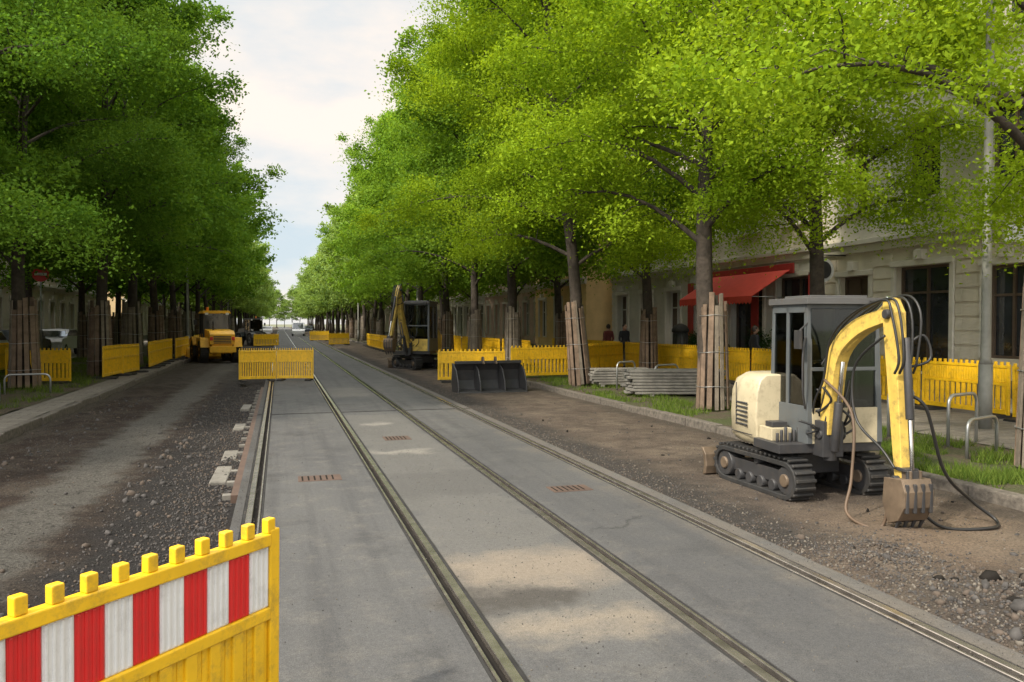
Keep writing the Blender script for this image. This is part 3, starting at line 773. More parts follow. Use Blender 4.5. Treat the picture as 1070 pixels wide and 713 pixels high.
def hoop(x, y, rz, w=.8, h=.75):
    m = MB(); r = .14
    P = [(0, 0, -.05), (0, 0, h-r)]+[(r-r*math.cos(t), 0, h-r+r*math.sin(t)) for t in (.4, .8, 1.2, 1.57)]+[(w-r+r*math.sin(t), 0, h-r+r*math.cos(t)) for t in (0, .4, .8, 1.2, 1.57)]+[(w, 0, -.05)]
    m.tube(P, .024, 10, 0); m.obj('bike_stand_hoop', [M_steel], loc=(x, y, .06), rz=rz)
hoop(8.75, 8.25, .35, .9, .5); hoop(9.2, 9.0, .3); hoop(9.15, 10.1, .3, .7); hoop(8.7, 14.9, .5); hoop(8.6, 19.2, .5, .8); hoop(8.9, 17.6, .3)
hoop(-7.2, 20.6, .1, 1.0, .5); hoop(-6.6, 22.4, .1, 1.0, .5)

def stack(name, x, y, rz, n, l, wd=.22):
    m = MB()
    for i in range(n):
        for j in range(3): m.box((R.uniform(-.08, .08), (j-1)*(wd+.01)+R.uniform(-.01, .01), .09+i*.075), (l+R.uniform(-.15, .15), wd, .06), 0)
    for sx in (-.6, .6): m.box((sx, 0, .025), (.1, .8, .06), 0)
    m.obj(name, [M_slab], loc=(x, y, .07), rz=rz, bevel=.006, seg=1)
stack('plank_stack', 9.3, 17.4, -.25, 8, 2.3, .24); stack('plank_stack', 9.3, 20.6, -.1, 6, 1.6)

m = MB(); w = 1.9
pr = [(-.35, .0), (.3, .0), (.42, .3), (.38, .62), (.28, .78), (.20, .78), (.29, .6), (.31, .32), (.22, .08), (-.33, .05)]
m.prism(pr, -w/2, w/2, 0, 'x')
for x in (-w/2-.02, -.35, .35, w/2+.02): m.prism([(-.35, .0), (.3, .0), (.42, .3), (.28, .8), (-.1, .62), (-.3, .3)], x-.02, x+.02, 0, 'x')
m.b2(-.95, .95, .05, .2, .78, .86, 0)
for x in (-.18, .18): m.prism([(-.1, .78), (.2, .78), (.12, .98), (0, .98)], x-.02, x+.02, 1, 'x')
m.obj('ditching_bucket', [M_dark, M_bare], loc=(5.55, 20.9, -.05), rz=.04, bevel=.012)

# ------------------------------------------------------------------ mini excavator (faces local -Y)
def stadium(Lh, r, n=10):
    P = []
    for k in range(n+1): t = -math.pi/2+math.pi*k/n; P.append((Lh-r+r*math.cos(t), r+r*math.sin(t)))
    for k in range(n+1): t = math.pi/2+math.pi*k/n; P.append((-(Lh-r)+r*math.cos(t), r+r*math.sin(t)))
    return P
def excavator(name, loc, rz, sc, upper_rz, boom, arm_end, body_mat, variant=0):
    root = empty(name, loc, rz, sc)
    u = MB()
    for sx in (-.47, .47):
        x0, x1 = sx-.125, sx+.125; O = stadium(.80, .205); I = [(a*(.755/.80), .205+(b-.205)*(.155/.205)) for a, b in O]; n = len(O)
        vs = [(x0, a, b) for a, b in O]+[(x1, a, b) for a, b in O]+[(x0, a, b) for a, b in I]+[(x1, a, b) for a, b in I]; fs = []
        for i in range(n):
            j = (i+1) % n; fs += [(i, j, n+j, n+i), (2*n+i, 3*n+i, 3*n+j, 2*n+j), (i, 2*n+i, 2*n+j, j), (n+i, n+j, 3*n+j, 3*n+i)]
        u.add(vs, fs, 0)
        pts = [Vector((0, a, b)) for a, b in stadium(.815, .22, 14)]; pts.append(pts[0]); acc = 0
        for a_, b_ in zip(pts[:-1], pts[1:]):
            Ls = (b_-a_).length; t = acc
            while t < Ls:
                p = a_.lerp(b_, t/Ls); d = (b_-a_).normalized(); ang = math.atan2(d.z, d.y)
                u.box((sx, p.y, p.z), (.245, .035, .03), 0, Matrix.Rotation(ang, 3, 'X')); t += .085
            acc = t-Ls
        for yy, rr in ((.59, .15), (-.59, .15)):
            u.cyl((sx-.10, yy, .205), (sx+.10, yy, .205), rr, 18, 1); u.cyl((sx-.125, yy, .205), (sx+.125, yy, .205), .07, 12, 2)
        for yy in (-.33, -.11, .11, .33): u.cyl((sx-.09, yy, .11), (sx+.09, yy, .11), .065, 12, 1)
        u.cyl((sx-.07, 0, .32), (sx+.07, 0, .32), .04, 10, 1)
        u.b2(sx-.06, sx+.06, -.55, .55, .14, .29, 1)
    u.b2(-.36, .36, -.3, .3, .2, .42, 1); u.cyl((0, 0, .42), (0, 0, .53), .33, 24, 1)
    pr = [(.86, .02), (.93, .0), (.90, .12), (.92, .26), (.98, .34), (.93, .34), (.86, .26), (.84, .12)]
    u.prism(pr, -.68, .68, 2, 'x')
    for sx in (-.3, .3): u.beam((sx, .3, .24), (sx, .88, .16), .07, .1, 1)
    u.cyl((0, .3, .35), (0, .86, .2), .04, 10, 1)
    u.obj('undercarriage', [M_blk, M_dark, M_bare], root, bevel=.006, seg=1)
    up = empty('upperstructure'); up.parent = root; up.rotation_euler[2] = upper_rz
    h = MB(); pl = [(-.56, -.12), (-.59, .25), (-.56, .48), (-.42, .66), (-.15, .75), (.15, .75), (.42, .66), (.56, .48), (.59, .25), (.56, -.08), (.2, -.08), (.0, -.1)]
    def hoodring(k, z): return [(a*k, (b if b < 0 else b*k), z) for a, b in pl]
    rings = [hoodring(.90, .50), hoodring(1.0, .58), hoodring(1.02, .85), hoodring(1.0, 1.10), hoodring(.93, 1.24), hoodring(.78, 1.31)]
    vs = [v for r_ in rings for v in r_]; n = len(pl); fs = []
    for i in range(len(rings)-1):
        for k in range(n): fs.append((i*n+k, i*n+(k+1) % n, (i+1)*n+(k+1) % n, (i+1)*n+k))
    fs += [tuple(reversed(range(n))), tuple(range((len(rings)-1)*n, len(rings)*n))]
    h.add(vs, fs, 0, True); h.obj('engine_hood', [body_mat], up, bevel=.02, seg=3)
    d = MB()
    for k in range(6): d.box((-.60, .17, .72+k*.05), (.02, .26, .02), 1, Matrix.Rotation(.5, 3, 'Y'))
    for k in range(5): d.box((.0, .765, .75+k*.05), (.5, .03, .02), 1)
    d.box((-.60, .16, .62), (.012, .5, .012), 1); d.box((-.602, .30, .95), (.012, .012, .5), 1)
    d.b2(-.60, .62, -.68, -.12, .50, .60, 1)
    d.b2(-.54, -.30, -.42, -.14, .60, .74, 0)
    d.b2(-.50, -.32, -.36, -.2, .74, .80, 1)
    d.b2(-.2, .04, -.86, -.66, .48, .86, 1); d.cyl((-.08, -.80, .44), (-.08, -.80, .90), .07, 14, 1)
    for k in range(6): d.cyl((-.52+k*.05, -.5, .6), (-.52+k*.05, -.5, .70+.03*(k % 3)), .018, 8, 1)
    d.obj('deck', [body_mat, M_dark], up, bevel=.012)
    c = MB(); xa, xb, ya, yb, za, zb = -.26, .58, -.68, .06, .60, 2.10
    pw = .06
    for x in (xa, xb):
        for yv in (ya, yb): c.beam((x, yv, za), (x+(.02 if x < 0 else -.02), yv+(.06 if yv < 0 else -.02), zb), pw, pw, 0)
        c.b2(x-.02, x+.02, -.30, -.25, za, zb-.03, 0)
        c.b2(x-.022, x+.022, ya+.03, yb-.03, za, za+.40, 0)
        c.b2(x-.02, x+.02, ya+.06, yb-.04, zb-.09, zb-.0, 0)
    c.b2(xa+.03, xb-.03, ya-.022, ya+.022, za, za+.38, 3); c.b2(xa+.03, xb-.03, ya-.0, ya+.04, za+.78, za+.82, 0)
    c.b2(xa+.03, xb-.03, yb-.02, yb+.02, za, za+.7, 0)
    c.b2(xa+.03, xb-.03, ya+.04, ya+.08, zb-.05, zb, 0)
    roof = [(xa-.05, ya-.04), (xb+.04, ya-.04), (xb+.04, yb+.03), (xa-.05, yb+.03)]
    c.prism(roof, zb, zb+.07, 4, 'z'); c.b2(xa+.08, xb-.08, ya+.1, yb-.1, zb+.07, zb+.10, 4)
    for x in (xa, xb): c.b2(x-.004, x+.004, ya+.05, yb-.03, za+.40, zb-.05, 1)
    c.b2(xa+.03, xb-.03, ya+.015, ya+.023, za+.38, zb-.05, 1); c.b2(xa+.03, xb-.03, yb-.006, yb+.002, za+.70, zb-.05, 1)
    c.b2(.0, .42, -.36, -.02, .75, .92, 2); c.b2(.02, .40, -.08, .01, .92, 1.45, 2); c.b2(.08, .34, -.06, .01, 1.47, 1.65, 2)
    for x in (-.06, .48): c.cyl((x, -.4, .8), (x, -.44, 1.2), .015, 8, 2)
    c.b2(-.1, .5, -.6, -.5, .6, 1.05, 2)
    c.tube(crom([(xa-.04, ya+.0, .98), (xa-.1, ya-.05, 1.2), (xa-.1, ya-.05, 1.6), (xa-.03, ya+.02, 1.75)]), .012, 6, 2)
    c.box((xa-.14, ya-.02, 1.72), (.03, .12, .2), 2); c.cyl((xa, ya+.03, 1.9), (xa-.14, ya-.02, 1.8), .01, 6, 2)
    c.box((xb-.1, ya-.05, zb+.0), (.1, .06, .08), 2)
    c.beam((xa+.15, ya+.005, za+.85), (xa+.45, ya+.03, zb-.25), .012, .012, 2)
    c.obj('cab', [M_grey, M_glass, M_dark, body_mat, M_roofc], up, bevel=.01)
    b = MB(); bx = -.08; B_ = [Vector((bx, a, z)) for a, z in boom]
    ws = [.15, .15, .14, .13, .11][:len(B_)]; hs = [.14, .18, .18, .16, .12][:len(B_)]
    def boxsweep(path, hh, ww, mi):
        vs = []; n = len(path)
        for i, p in enumerate(path):
            d_ = (path[min(i+1, n-1)]-path[max(i-1, 0)]).normalized(); upv = Vector((0, -d_.z, d_.y))
            for a, bb in ((-1, -1), (1, -1), (1, 1), (-1, 1)): vs.append(p+Vector((a*ww[i]/2, 0, 0))+upv*bb*hh[i]/2)
        fs = [(3, 2, 1, 0), tuple(4*(n-1)+k for k in range(4))]
        for i in range(n-1):
            for k in range(4): fs.append((4*i+k, 4*i+(k+1) % 4, 4*i+4+(k+1) % 4, 4*i+4+k))
        b.add(vs, fs, mi)
    sm = crom(B_, 4); m_ = len(sm)
    def itp(arr, i): f = i/(m_-1)*(len(arr)-1); j = min(len(arr)-2, int(f)); return arr[j]+(arr[j+1]-arr[j])*(f-j)
    boxsweep(sm, [itp(hs, i) for i in range(m_)], [itp(ws, i) for i in range(m_)], 0)
    tip = B_[-1]; ae = Vector((bx-.03, arm_end[0], arm_end[1])); dd = (ae-tip).normalized(); back = tip-dd*.14+Vector((0, .03, 0))
    boxsweep([back, tip, tip+(ae-tip)*.3, ae], [.10, .18, .16, .10], [.11, .12, .11, .09], 0)
    b.cyl(tip-Vector((.10, 0, 0)), tip+Vector((.10, 0, 0)), .045, 12, 1); b.cyl(ae-Vector((.1, 0, 0)), ae+Vector((.1, 0, 0)), .035, 12, 1)
    b.cyl(B_[0]-Vector((.14, 0, 0)), B_[0]+Vector((.14, 0, 0)), .05, 12, 1)
    q = sm[m_//2]+Vector((0, -.05, -.10)); s0 = Vector((bx, -.88, .55)); mid = s0.lerp(q, .55)
    b.cyl(s0, mid, .045, 12, 1); b.cyl(mid, q, .025, 12, 2)
    s1 = sm[m_//3]+Vector((0, .06, .14)); e1 = back+Vector((0, .03, .02)); mid = s1.lerp(e1, .6)
    b.cyl(s1, mid, .04, 12, 0); b.cyl(mid, e1, .022, 12, 2)
    s2 = tip+dd*.22+Vector((0, -.15, .0)); e2 = ae-dd*.1+Vector((0, -.14, 0)); mid = s2.lerp(e2, .62)
    b.cyl(s2, mid, .036, 12, 1); b.cyl(mid, e2, .02, 12, 2)
    b.beam(e2, ae+dd*.12+Vector((0, -.13, 0)), .12, .03, 1); b.beam(e2, ae-dd*.1, .14, .03, 1)
    bo = ae+Vector((0, 0, -.02)); bw_ = .15
    pr = [(.06, .03), (-.16, .05), (-.21, -.06), (-.20, -.2), (-.12, -.33), (.02, -.385), (.05, -.37), (-.08, -.29), (-.15, -.18), (-.14, -.06), (.03, -.02)]
    b.prism([(bo.y+a, bo.z+z) for a, z in pr], bx-bw_, bx+bw_-.03, 3, 'x')
    for xx in (bx-bw_-.012, bx+bw_-.03): b.prism([(bo.y+a, bo.z+z) for a, z in [(.08, .03), (-.16, .05), (-.21, -.06), (-.20, -.2), (-.12, -.33), (.02, -.385), (.1, -.2)]], xx, xx+.014, 3, 'x')
    for k in range(4):
        xx = bx-bw_+.02+k*.08; b.beam((xx, bo.y-.10, bo.z-.32), (xx, bo.y-.04, bo.z-.44), .035, .03, 1, .02, .012)
        b.box((xx, bo.y-.195, bo.z-.12), (.03, .03, .26), 1)
    for xx in (-.06, .04): b.b2(bx+xx-.012, bx+xx+.012, bo.y-.16, bo.y+.05, bo.z, bo.z+.12, 3)
    b.obj('boom_and_arm', [M_mach, M_dark, M_chrome, M_bare], up, bevel=.008)
    ho = MB()
    for k, off in enumerate((-.10, -.05, .03, .09)):
        P = [Vector((bx+off, -.62, .72+.05*k)), Vector((bx+off*1.5, -.74-.03*k, 1.05))]+[p+Vector((off*1.2, -.02, .13+.015*k)) for p in sm[4::4]]
        P += [tip+Vector((off*1.2, -.13-.03*k, .0)), tip+dd*.4+Vector((off, -.17, 0)), tip+dd*.55+Vector((off, -.1, 0))]
        ho.tube(crom(P, 5), .012, 6, 0)
    ho.tube(crom([tip+dd*.3+Vector((.07, -.05, 0)), tip+dd*.25+Vector((.22, -.1, .05)), tip+dd*.42+Vector((.26, -.12, 0)), tip+dd*.5+Vector((.06, -.05, 0))]), .014, 6, 0)
    if variant == 0:
        ho.tube(crom([tip+dd*.75+Vector((.07, -.02, 0)), tip+dd*.95+Vector((.2, -.1, .08)), Vector((.35, -1.95, .52)), Vector((.74, -1.85, .20)), Vector((.92, -1.95, .03)), Vector((.70, -2.12, .015)), Vector((.25, -2.05, .03)), ae+Vector((.1, 0, -.2))], 8), .016, 7, 0)
        ho.tube(crom([sm[6]+Vector((-.12, 0, -.1)), Vector((-.2, -1.35, 1.0)), Vector((-.30, -1.5, .4)), Vector((-.42, -1.6, .10)), Vector((-.38, -1.85, .015)), Vector((-.24, -1.9, .04)), ae+Vector((-.1, .02, -.05))], 8), .015, 7, 1)
        ho.tube(crom([tip+dd*.1+Vector((-.1, .0, -.1)), tip+Vector((-.16, .35, -.5)), tip+Vector((-.18, .3, -1.0)), ae+Vector((-.1, .15, .25)), ae+Vector((-.08, 0, .1))], 8), .013, 7, 0)
    for k in range(16):
        a0 = Vector((bx+R.uniform(-.25, .18), R.uniform(-.8, -.64), R.uniform(.6, 1.0))); a1 = a0+Vector((R.uniform(-.2, .2), R.uniform(-.12, .05), R.uniform(.15, .5)))
        ho.tube(crom([a0, (a0+a1)/2+Vector((R.uniform(-.15, .15), -.1, 0)), a1]), .013, 6, 0)
    ho.obj('hydraulic_hoses', [M_hose, M_hoseb], up)
    return root
excavator('mini_excavator', (5.76, 7.80, -.045), .0, 1.0, -.10, [(-.80, .72), (-.84, 1.18), (-.96, 1.60), (-1.32, 1.86), (-1.80, 1.98)], (-1.98, .47), M_cream)
excavator('mini_excavator', (5.6, 32.5, -.045), .35, 1.28, -.9, [(-.80, .72), (-1.0, 1.15), (-1.3, 1.62), (-1.45, 2.1), (-1.5, 2.5)], (-2.1, 1.0), M_mach, 1)

# ------------------------------------------------------------------ wheel loader (faces local -Y)
def wheel(m, x, y, r, w, mt, mr):
    n = 28; prof = [(-w/2, r*.55), (-w/2, r*.9), (-w*.38, r), (w*.38, r), (w/2, r*.9), (w/2, r*.55)]
    vs = []; fs = []
    for k in range(n):
        t = 2*math.pi*k/n
        for a, rr in prof: vs.append((x+a, y+rr*math.cos(t), r+rr*math.sin(t)))
    q = len(prof)
    for k in range(n):
        for j in range(q-1): a = k*q+j; b = ((k+1) % n)*q+j; fs.append((a, a+1, b+1, b))
    m.add(vs, fs, mt, True)
    for k in range(n): t = 2*math.pi*k/n; m.box((x, y+r*math.cos(t), r+r*math.sin(t)), (w*.9, .05, .05), mt, Matrix.Rotation(t, 3, 'X'))
    m.cyl((x-w*.38, y, r), (x+w*.38, y, r), r*.56, 20, mr); m.cyl((x-w*.44, y, r), (x+w*.44, y, r), r*.2, 12, mt)
def loader(loc, rz, sc=1., body=M_mach2):
    root = empty('wheel_loader', loc, rz, sc); m = MB()
    for x in (-.78, .78):
        for y_ in (-1.1, 1.1): wheel(m, x, y_, .55, .42, 0, 1)
    m.obj('wheels', [M_blk, body], root)
    m = MB()
    m.b2(-.5, .5, -.6, 1.9, .5, .95, 0); m.prism([(.35, .95), (1.95, .95), (1.95, 1.45), (1.7, 1.62), (.35, 1.7)], -.6, .6, 0, 'x')
    m.b2(-.62, .62, 1.96, 2.12, .55, .85, 0)
    for k in range(5): m.b2(-.42, .42, 1.955, 1.975, 1.0+k*.08, 1.04+k*.08, 1)
    for x in (-.52, .52): m.b2(x-.07, x+.07, 1.955, 1.99, 1.15, 1.32, 4)
    m.cyl((.3, 1.2, 1.6), (.3, 1.2, 2.1), .04, 10, 1)
    for sx in (-1, 1):
        xa, xb = sorted((sx*.55, sx*1.0))
        m.prism([(-1.75, .8), (-1.7, 1.15), (-1.3, 1.3), (-.8, 1.3), (-.45, .9), (-.55, .85), (-.85, 1.22), (-1.3, 1.22), (-1.65, 1.08), (-1.67, .8)], xa, xb, 0, 'x')
        m.prism([(.45, .9), (.6, 1.28), (1.6, 1.28), (1.75, .8), (1.68, .8), (1.55, 1.2), (.65, 1.2), (.5, .85)], xa, xb, 0, 'x')
        m.beam((sx*.42, -.5, 1.1), (sx*.42, -1.5, 1.0), .1, .22, 0); m.beam((sx*.42, -1.5, 1.0), (sx*.42, -2.1, .45), .1, .2, 0)
    m.b2(-.45, .45, -1.5, -.6, .45, .8, 1)
    m.cyl((0, -.7, 1.1), (0, -1.6, 1.15), .06, 10, 1)
    m.prism([(-2.15, .65), (-2.1, .2), (-2.25, .06), (-2.85, .04), (-2.85, .07), (-2.3, .14), (-2.2, .25), (-2.22, .7)], -1.05, 1.05, 0, 'x')
    for sx in (-1.06, 1.04): m.prism([(-2.15, .65), (-2.1, .2), (-2.25, .06), (-2.85, .04), (-2.6, .35)], sx, sx+.02, 0, 'x')
    for k in range(8): m.box((-.95+k*.27, -2.9, .055), (.06, .14, .03), 1)
    for x in (-.45, .45): m.box((x, -.68, 1.5), (.2, .1, .14), 3)
    m.obj('chassis', [body, M_dark, M_bare, M_wht, M_red], root, bevel=.02)
    c = MB(); xa, xb, ya, yb, za, zb = -.62, .62, -.6, .45, .95, 2.5
    for x in (xa, xb):
        for yv in (ya, yb, -.05): c.box((x, yv, (za+zb)/2), (.09, .09, zb-za), 0)
        c.b2(x-.02, x+.02, ya+.04, yb-.04, za, za+.5, 2)
    c.b2(xa+.04, xb-.04, ya-.02, ya+.02, za, za+.45, 2); c.prism([(xa-.07, zb), (xb+.07, zb), (xb, zb+.14), (xa, zb+.14)], ya-.1, yb+.1, 2, 'y')
    c.b2(xa+.04, xb-.04, ya-.004, ya+.004, za+.45, zb, 1); c.b2(xa+.04, xb-.04, yb-.004, yb+.004, za+.5, zb, 5)
    for x in (xa, xb): c.b2(x-.004, x+.004, ya+.04, yb-.04, za+.5, zb, 1)
    c.b2(-.22, .22, -.05, .3, 1.2, 1.4, 0); c.b2(-.2, .2, .2, .32, 1.4, 1.95, 0); c.cyl((0, -.45, 1.2), (0, -.25, 1.55), .03, 8, 0)
    c.cyl((.4, .2, zb+.14), (.4, .2, zb+.32), .07, 12, 3)
    for x in (-.5, .5): c.box((x, ya-.08, zb-.02), (.16, .08, .12), 4); c.box((x, yb+.12, zb-.02), (.16, .06, .1), 4)
    for sx in (-1, 1): c.box((sx*.85, ya-.1, 2.05), (.16, .03, .28), 0); c.cyl((sx*.62, ya, 2.2), (sx*.85, ya-.1, 2.15), .012, 6, 0)
    c.obj('cab', [M_dark, M_glass, body, M_orange, M_wht, M_win], root, bevel=.015)
    return root
loader((-3.1, 42.0, -.09), math.pi+.25, .97)
loader((-2.2, 72, -.09), .5, .9, M_grey)

M_carw = pmat('car_paint_white', (.7, .7, .7), .25, var=.03); M_carg = pmat('car_paint_dark', (.06, .07, .09), .25, var=.05)
def car(loc, rz, paint, van=False):
    m = MB(); H_ = 1.95 if van else 1.45
    prof = [(-2.1, .35), (-2.15, .75), (-1.95, .95), (-1.1, 1.02), (-.55, H_), (1.4 if van else 1.0, H_), (2.0 if van else 1.75, 1.0), (2.1, .9), (2.12, .35)]
    m.prism(prof, -.86, .86, 0, 'x')
    m.prism([(-1.08, 1.06), (-.56, H_-.05), (1.2 if van else .95, H_-.05), (1.65, 1.05)], -.872, .872, 1, 'x')
    m.add([(-.75, -1.11, 1.05), (.75, -1.11, 1.05), (.68, -.62, H_-.06), (-.68, -.62, H_-.06)], [(0, 1, 2, 3)], 1)
    for sx in (-.62, .62): m.box((sx, -2.14, .72), (.3, .06, .14), 2)
    for sx in (-.78, .78):
        for yy in (-1.35, 1.35): wheel(m, sx, yy, .32, .2, 3, 4)
    m.obj('van' if van else 'parked_car', [paint, M_win, M_wht, M_blk, M_steel], loc=loc, rz=rz, bevel=.04)
car((2.6, 118, 0), .0, M_carw, True); car((5.0, 150, -.04), 0, M_carg); car((-2, 140, -.09), 0, M_carw)
for i in range(5): car((-12.0, 24+i*6.3, .08), math.pi*(i % 2), [M_carw, M_carg][i % 2])

def lamp(x, y, h, side, r=.075):
    m = MB(); m.cyl((0, 0, 0), (0, 0, 1.1), r*1.35, 16, 0); m.tube([(0, 0, 1.1), (0, 0, 1.2), (0, 0, h)], [r*1.35, r, r*.65], 16, 0)
    m.tube(crom([(0, 0, h-.05), (side*.5, 0, h+.35), (side*1.5, 0, h+.45)]), .035, 8, 0)
    m.prism([(side*1.3, h+.38), (side*2.0, h+.40), (side*2.0, h+.48), (side*1.4, h+.56)], -.14, .14, 1, 'y')
    m.obj('street_lamp', [M_pole, M_dark], loc=(x, y, .06))
lamp(11.4, 10.4, 9, -1, .08); lamp(7.65, 45, 7.2, -1); lamp(-5.0, 48, 7.5, 1); lamp(7.6, 80, 7.5, -1); lamp(-5, 85, 7.5, 1)
m = MB(); m.cyl((0, 0, 0), (0, 0, 4.0), .03, 10, 0); m.cyl((0, -.035, 3.6), (0, -.055, 3.6), .28, 32, 1); m.box((0, -.06, 3.6), (.4, .008, .1), 2)
m.obj('no_entry_sign', [M_steel, M_red, M_wht], loc=(-8.5, 33.0, .07), rz=.25)
m = MB(); m.cyl((0, 0, 0), (0, 0, .12), .22, 20, 0); m.cyl((0, 0, .12), (0, 0, 1.45), .26, 20, 0); m.tube([(0, 0, 1.45), (0, 0, 1.55), (0, 0, 1.68), (0, 0, 1.76)], [.31, .31, .22, .05], 20, 1)
for k in range(12): t = k*math.pi/6; m.box((.262*math.cos(t), .262*math.sin(t), .78), (.02, .03, 1.2), 1, Matrix.Rotation(t, 3, 'Z'))
m.obj('litter_bin', [M_dark, M_blk], loc=(13.8, 25.3, .08))
m = MB(); m.b2(-.45, .45, -.18, .18, .08, 1.2, 0); m.b2(-.47, .47, -.2, .2, 1.2, 1.26, 0); m.b2(-.43, .43, -.16, .16, 0, .08, 1); m.b2(-.005, .005, -.185, -.18, .1, 1.18, 1); m.b2(.05, .08, -.2, -.18, .6, .75, 1)
m.obj('utility_cabinet', [M_grey, M_dark], loc=(-8.3, 23.5, .07), bevel=.01)
def shrub(x, y, seed):
    rs = np.random.RandomState(seed); root = empty('potted_shrub', (x, y, .08))
    p = MB(); p.tube([(0, 0, 0), (0, 0, .42), (0, 0, .45)], [.2, .3, .3], 18, 0); p.cyl((0, 0, .4), (0, 0, .8), .03, 8, 1); p.obj('pot', [M_dark, M_bark], root)
    C = np.array([(rs.normal(0, .16), rs.normal(0, .16), 1.1+rs.normal(0, .18)) for _ in range(16)]); CR = np.full((16, 3), .26)
    V, tint = leaf_arrays(C, CR, 120, rs, .03); n = len(V)
    me = bpy.data.meshes.new('foliage'); me.from_pydata(V.reshape(-1, 3).tolist(), [], [tuple(range(i*4, i*4+4)) for i in range(n)])
    at = me.attributes.new('tint', 'FLOAT', 'FACE'); at.data.foreach_set('value', (tint*.2).astype(np.float32)); me.materials.append(M_shrub); mkobj('foliage', me, root)
M_shrub = leafmat('shrub_leaves', (.03, .07, .02), (.06, .12, .03), .2)
shrub(15.5, 23.0, 1); shrub(15.6, 21.6, 2); shrub(15.5, 27.4, 3)

# ------------------------------------------------------------------ pedestrians
M_skin = pmat('skin', (.48, .30, .22), .6, var=.05); M_hair = pmat('hair', (.03, .02, .015), .6); M_jk = pmat('dark_jacket', (.025, .027, .035), .8, var=.2); M_tr = pmat('dark_trousers', (.03, .035, .05), .85, var=.2); M_jr = pmat('dark_red_jacket', (.14, .03, .03), .8, var=.2)
def person(x, y, rz, hgt=1.72, stride=.22, jk=None):
    s = hgt/1.72; root = empty('pedestrian', (x, y, .08), rz, s)
    J = {'pel': (0, 0, .93, .14), 'sp': (0, .0, 1.12, .125), 'ch': (0, .0, 1.33, .155), 'nk': (0, -.01, 1.46, .06), 'hd0': (0, -.02, 1.55, .06),
         'hl': (.09, 0, .88, .10), 'kl': (.10, -stride*.7, .50, .07), 'al': (.10, -stride, .09, .045), 'tl': (.10, -stride-.17, .03, .035),
         'hr': (-.09, 0, .88, .10), 'kr': (-.10, stride*.3, .48, .07), 'ar': (-.10, stride*1.1, .12, .045), 'tr': (-.10, stride*1.1-.16, .03, .035),
         'sl': (.19, 0, 1.40, .07), 'el': (.24, .06, 1.13, .05), 'wl': (.25, -.04, .90, .034),
         'sr': (-.19, 0, 1.40, .07), 'er': (-.24, .02, 1.13, .05), 'wr': (-.25, -.14, .93, .034)}
    E = [('pel', 'sp'), ('sp', 'ch'), ('ch', 'nk'), ('nk', 'hd0'), ('pel', 'hl'), ('hl', 'kl'), ('kl', 'al'), ('al', 'tl'), ('pel', 'hr'), ('hr', 'kr'), ('kr', 'ar'), ('ar', 'tr'), ('ch', 'sl'), ('sl', 'el'), ('el', 'wl'), ('ch', 'sr'), ('sr', 'er'), ('er', 'wr')]
    ks = list(J); me = bpy.data.meshes.new('b'); me.from_pydata([J[k][:3] for k in ks], [(ks.index(a), ks.index(b)) for a, b in E], [])
    o = bpy.data.objects.new('b', me); COL.objects.link(o); o.modifiers.new('s', 'SKIN'); sd = o.modifiers.new('u', 'SUBSURF'); sd.levels = 2
    for i, k in enumerate(ks): me.skin_vertices[0].data[i].radius = (J[k][3], J[k][3]*(.75 if k in ('ch', 'sp', 'pel') else 1))
    me.skin_vertices[0].data[0].use_root = True
    dg = bpy.context.evaluated_depsgraph_get(); m2 = bpy.data.meshes.new_from_object(o.evaluated_get(dg)); bpy.data.objects.remove(o)
    m2.materials.clear()
    for mm in (M_tr, jk or M_jk, M_skin, M_blk): m2.materials.append(mm)
    for p in m2.polygons:
        c = p.center; p.use_smooth = True; p.material_index = 3 if c.z < .1 else (1 if (c.z > .86 and c.z < 1.47) or (abs(c.x) > .19 and c.z > .8) else (0 if c.z < .9 else 2))
    mkobj('body', m2, root)
    h = MB(); h.sphere((0, -.02, 1.62), .1, 0, 14, (.8, .95, 1.18)); h.sphere((0, .005, 1.645), .105, 1, 14, (.86, .98, 1.05)) ; h.box((0, -.125, 1.60), (.022, .03, .04), 0)
    h.box((0, -.112, 1.565), (.04, .01, .01), 1)
    for sx in (-1, 1):
        h.sphere((sx*.032, -.108, 1.625), .011, 2, 6); h.sphere((sx*.085, -.01, 1.61), .02, 0, 6, (.5, 1, 1.4))
    for w, sx in ((J['wl'], 1), (J['wr'], -1)):
        w = Vector(w[:3]); h.tube([w, w+Vector((0, -.01, -.05)), w+Vector((0, -.02, -.09))], [.028, .036, .03], 8, 0)
        for k in range(4): q = w+Vector((0, -.045+k*.018, -.085)); ln = (.05, .06, .065, .05)[3-k]; h.tube([q, q+Vector((-sx*.005, -.004, -ln*.6)), q+Vector((-sx*.02, -.006, -ln))], [.009, .008, .006], 6, 0)
        q = w+Vector((0, -.035, -.03)); h.tube([q, q+Vector((-sx*.008, -.025, -.03)), q+Vector((-sx*.012, -.03, -.055))], [.01, .009, .007], 6, 0)
    h.obj('head_and_hands', [M_skin, M_hair, M_dark], root)
person(13.45, 29.3, .2, 1.72); person(13.3, 30.6, 3.3, 1.70, .15, M_jr); person(15.0, 24.4, 1.4, 1.70, .2); person(14.2, 21.3, 1.4, 1.66, .2)

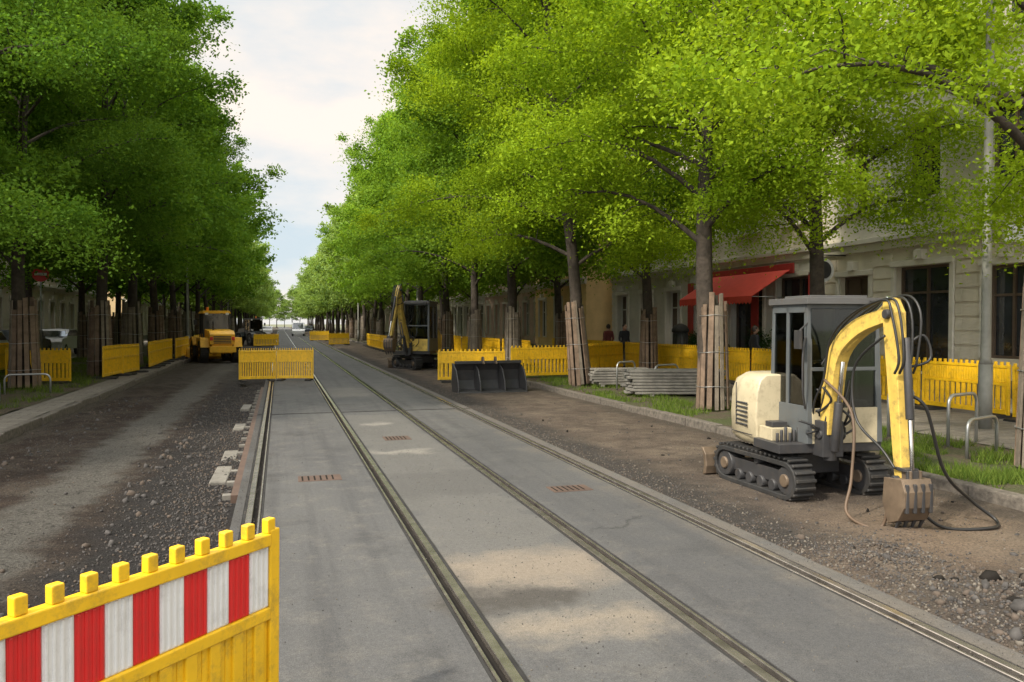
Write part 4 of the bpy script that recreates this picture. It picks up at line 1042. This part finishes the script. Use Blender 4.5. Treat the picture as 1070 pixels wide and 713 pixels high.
# ------------------------------------------------------------------ sky, sun, camera
SUN_EL, SUN_AZ = rad(44), rad(-114)   # azimuth measured from +Y towards +X
dirv = Vector((math.sin(SUN_AZ)*math.cos(SUN_EL), math.cos(SUN_AZ)*math.cos(SUN_EL), math.sin(SUN_EL)))
w = bpy.data.worlds.new('World'); scene.world = w; w.use_nodes = True; nt = w.node_tree; nt.nodes.clear()
out = nt.nodes.new('ShaderNodeOutputWorld'); bg = nt.nodes.new('ShaderNodeBackground'); bg.inputs['Strength'].default_value = .1
sky = nt.nodes.new('ShaderNodeTexSky'); sky.sky_type = 'NISHITA'; sky.sun_disc = False; sky.sun_elevation = SUN_EL; sky.sun_rotation = SUN_AZ
tc = nt.nodes.new('ShaderNodeTexCoord'); mp = nt.nodes.new('ShaderNodeMapping'); mp.inputs['Scale'].default_value = (1, 1, 2.6); L(nt, tc.outputs['Generated'], mp.inputs['Vector'])
no = nt.nodes.new('ShaderNodeTexNoise'); no.inputs['Scale'].default_value = 2.6; no.inputs['Detail'].default_value = 7; no.inputs['Roughness'].default_value = .55; L(nt, mp.outputs[0], no.inputs['Vector'])
rp = nt.nodes.new('ShaderNodeValToRGB'); e = rp.color_ramp.elements; e[0].position = .38; e[0].color = (7.4, 8.5, 9.2, 1); e[1].position = .58; e[1].color = (12.0, 10.7, 9.5, 1)
L(nt, no.outputs['Fac'], rp.inputs['Fac'])
mx = nt.nodes.new('ShaderNodeMixRGB'); mx.inputs['Fac'].default_value = .87
L(nt, sky.outputs['Color'], mx.inputs['Color1']); L(nt, rp.outputs['Color'], mx.inputs['Color2'])
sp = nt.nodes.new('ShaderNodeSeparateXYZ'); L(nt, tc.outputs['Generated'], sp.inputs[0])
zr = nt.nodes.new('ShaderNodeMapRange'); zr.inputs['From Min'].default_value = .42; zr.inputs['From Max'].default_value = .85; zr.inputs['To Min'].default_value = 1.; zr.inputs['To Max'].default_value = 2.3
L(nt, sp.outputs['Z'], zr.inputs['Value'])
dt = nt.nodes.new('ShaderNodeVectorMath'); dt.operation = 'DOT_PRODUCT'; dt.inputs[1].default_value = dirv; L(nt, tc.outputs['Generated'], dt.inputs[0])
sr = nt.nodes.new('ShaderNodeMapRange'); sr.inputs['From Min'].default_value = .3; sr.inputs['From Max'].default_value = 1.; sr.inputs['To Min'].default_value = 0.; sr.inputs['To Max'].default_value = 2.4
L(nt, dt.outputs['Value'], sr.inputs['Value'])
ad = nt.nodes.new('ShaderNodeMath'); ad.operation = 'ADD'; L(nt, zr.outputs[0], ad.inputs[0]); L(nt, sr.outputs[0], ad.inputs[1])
sc_ = nt.nodes.new('ShaderNodeVectorMath'); sc_.operation = 'SCALE'; L(nt, mx.outputs['Color'], sc_.inputs[0]); L(nt, ad.outputs[0], sc_.inputs['Scale'])  # sky brightened overhead and sunward, outside the view, as added fill light
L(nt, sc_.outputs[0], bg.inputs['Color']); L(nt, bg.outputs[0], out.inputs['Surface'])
sd = bpy.data.lights.new('sun', 'SUN'); sd.energy = 5.0; sd.angle = rad(3.0); sd.color = (1, .90, .74)
so = bpy.data.objects.new('sun', sd); COL.objects.link(so)
so.rotation_euler = dirv.to_track_quat('Z', 'Y').to_euler(); so.location = (0, 0, 40)
cd = bpy.data.cameras.new('camera'); cam = bpy.data.objects.new('camera', cd); COL.objects.link(cam)
cd.sensor_width = 36; cd.lens = 27.6; cd.clip_start = .05; cd.clip_end = 3000
cam.location = (0, 0, 1.85); cam.rotation_euler = (rad(90-1.3), 0, rad(-16.5)); scene.camera = cam
scene.view_settings.view_transform = 'Standard'; scene.view_settings.look = 'None'; scene.view_settings.exposure = 0
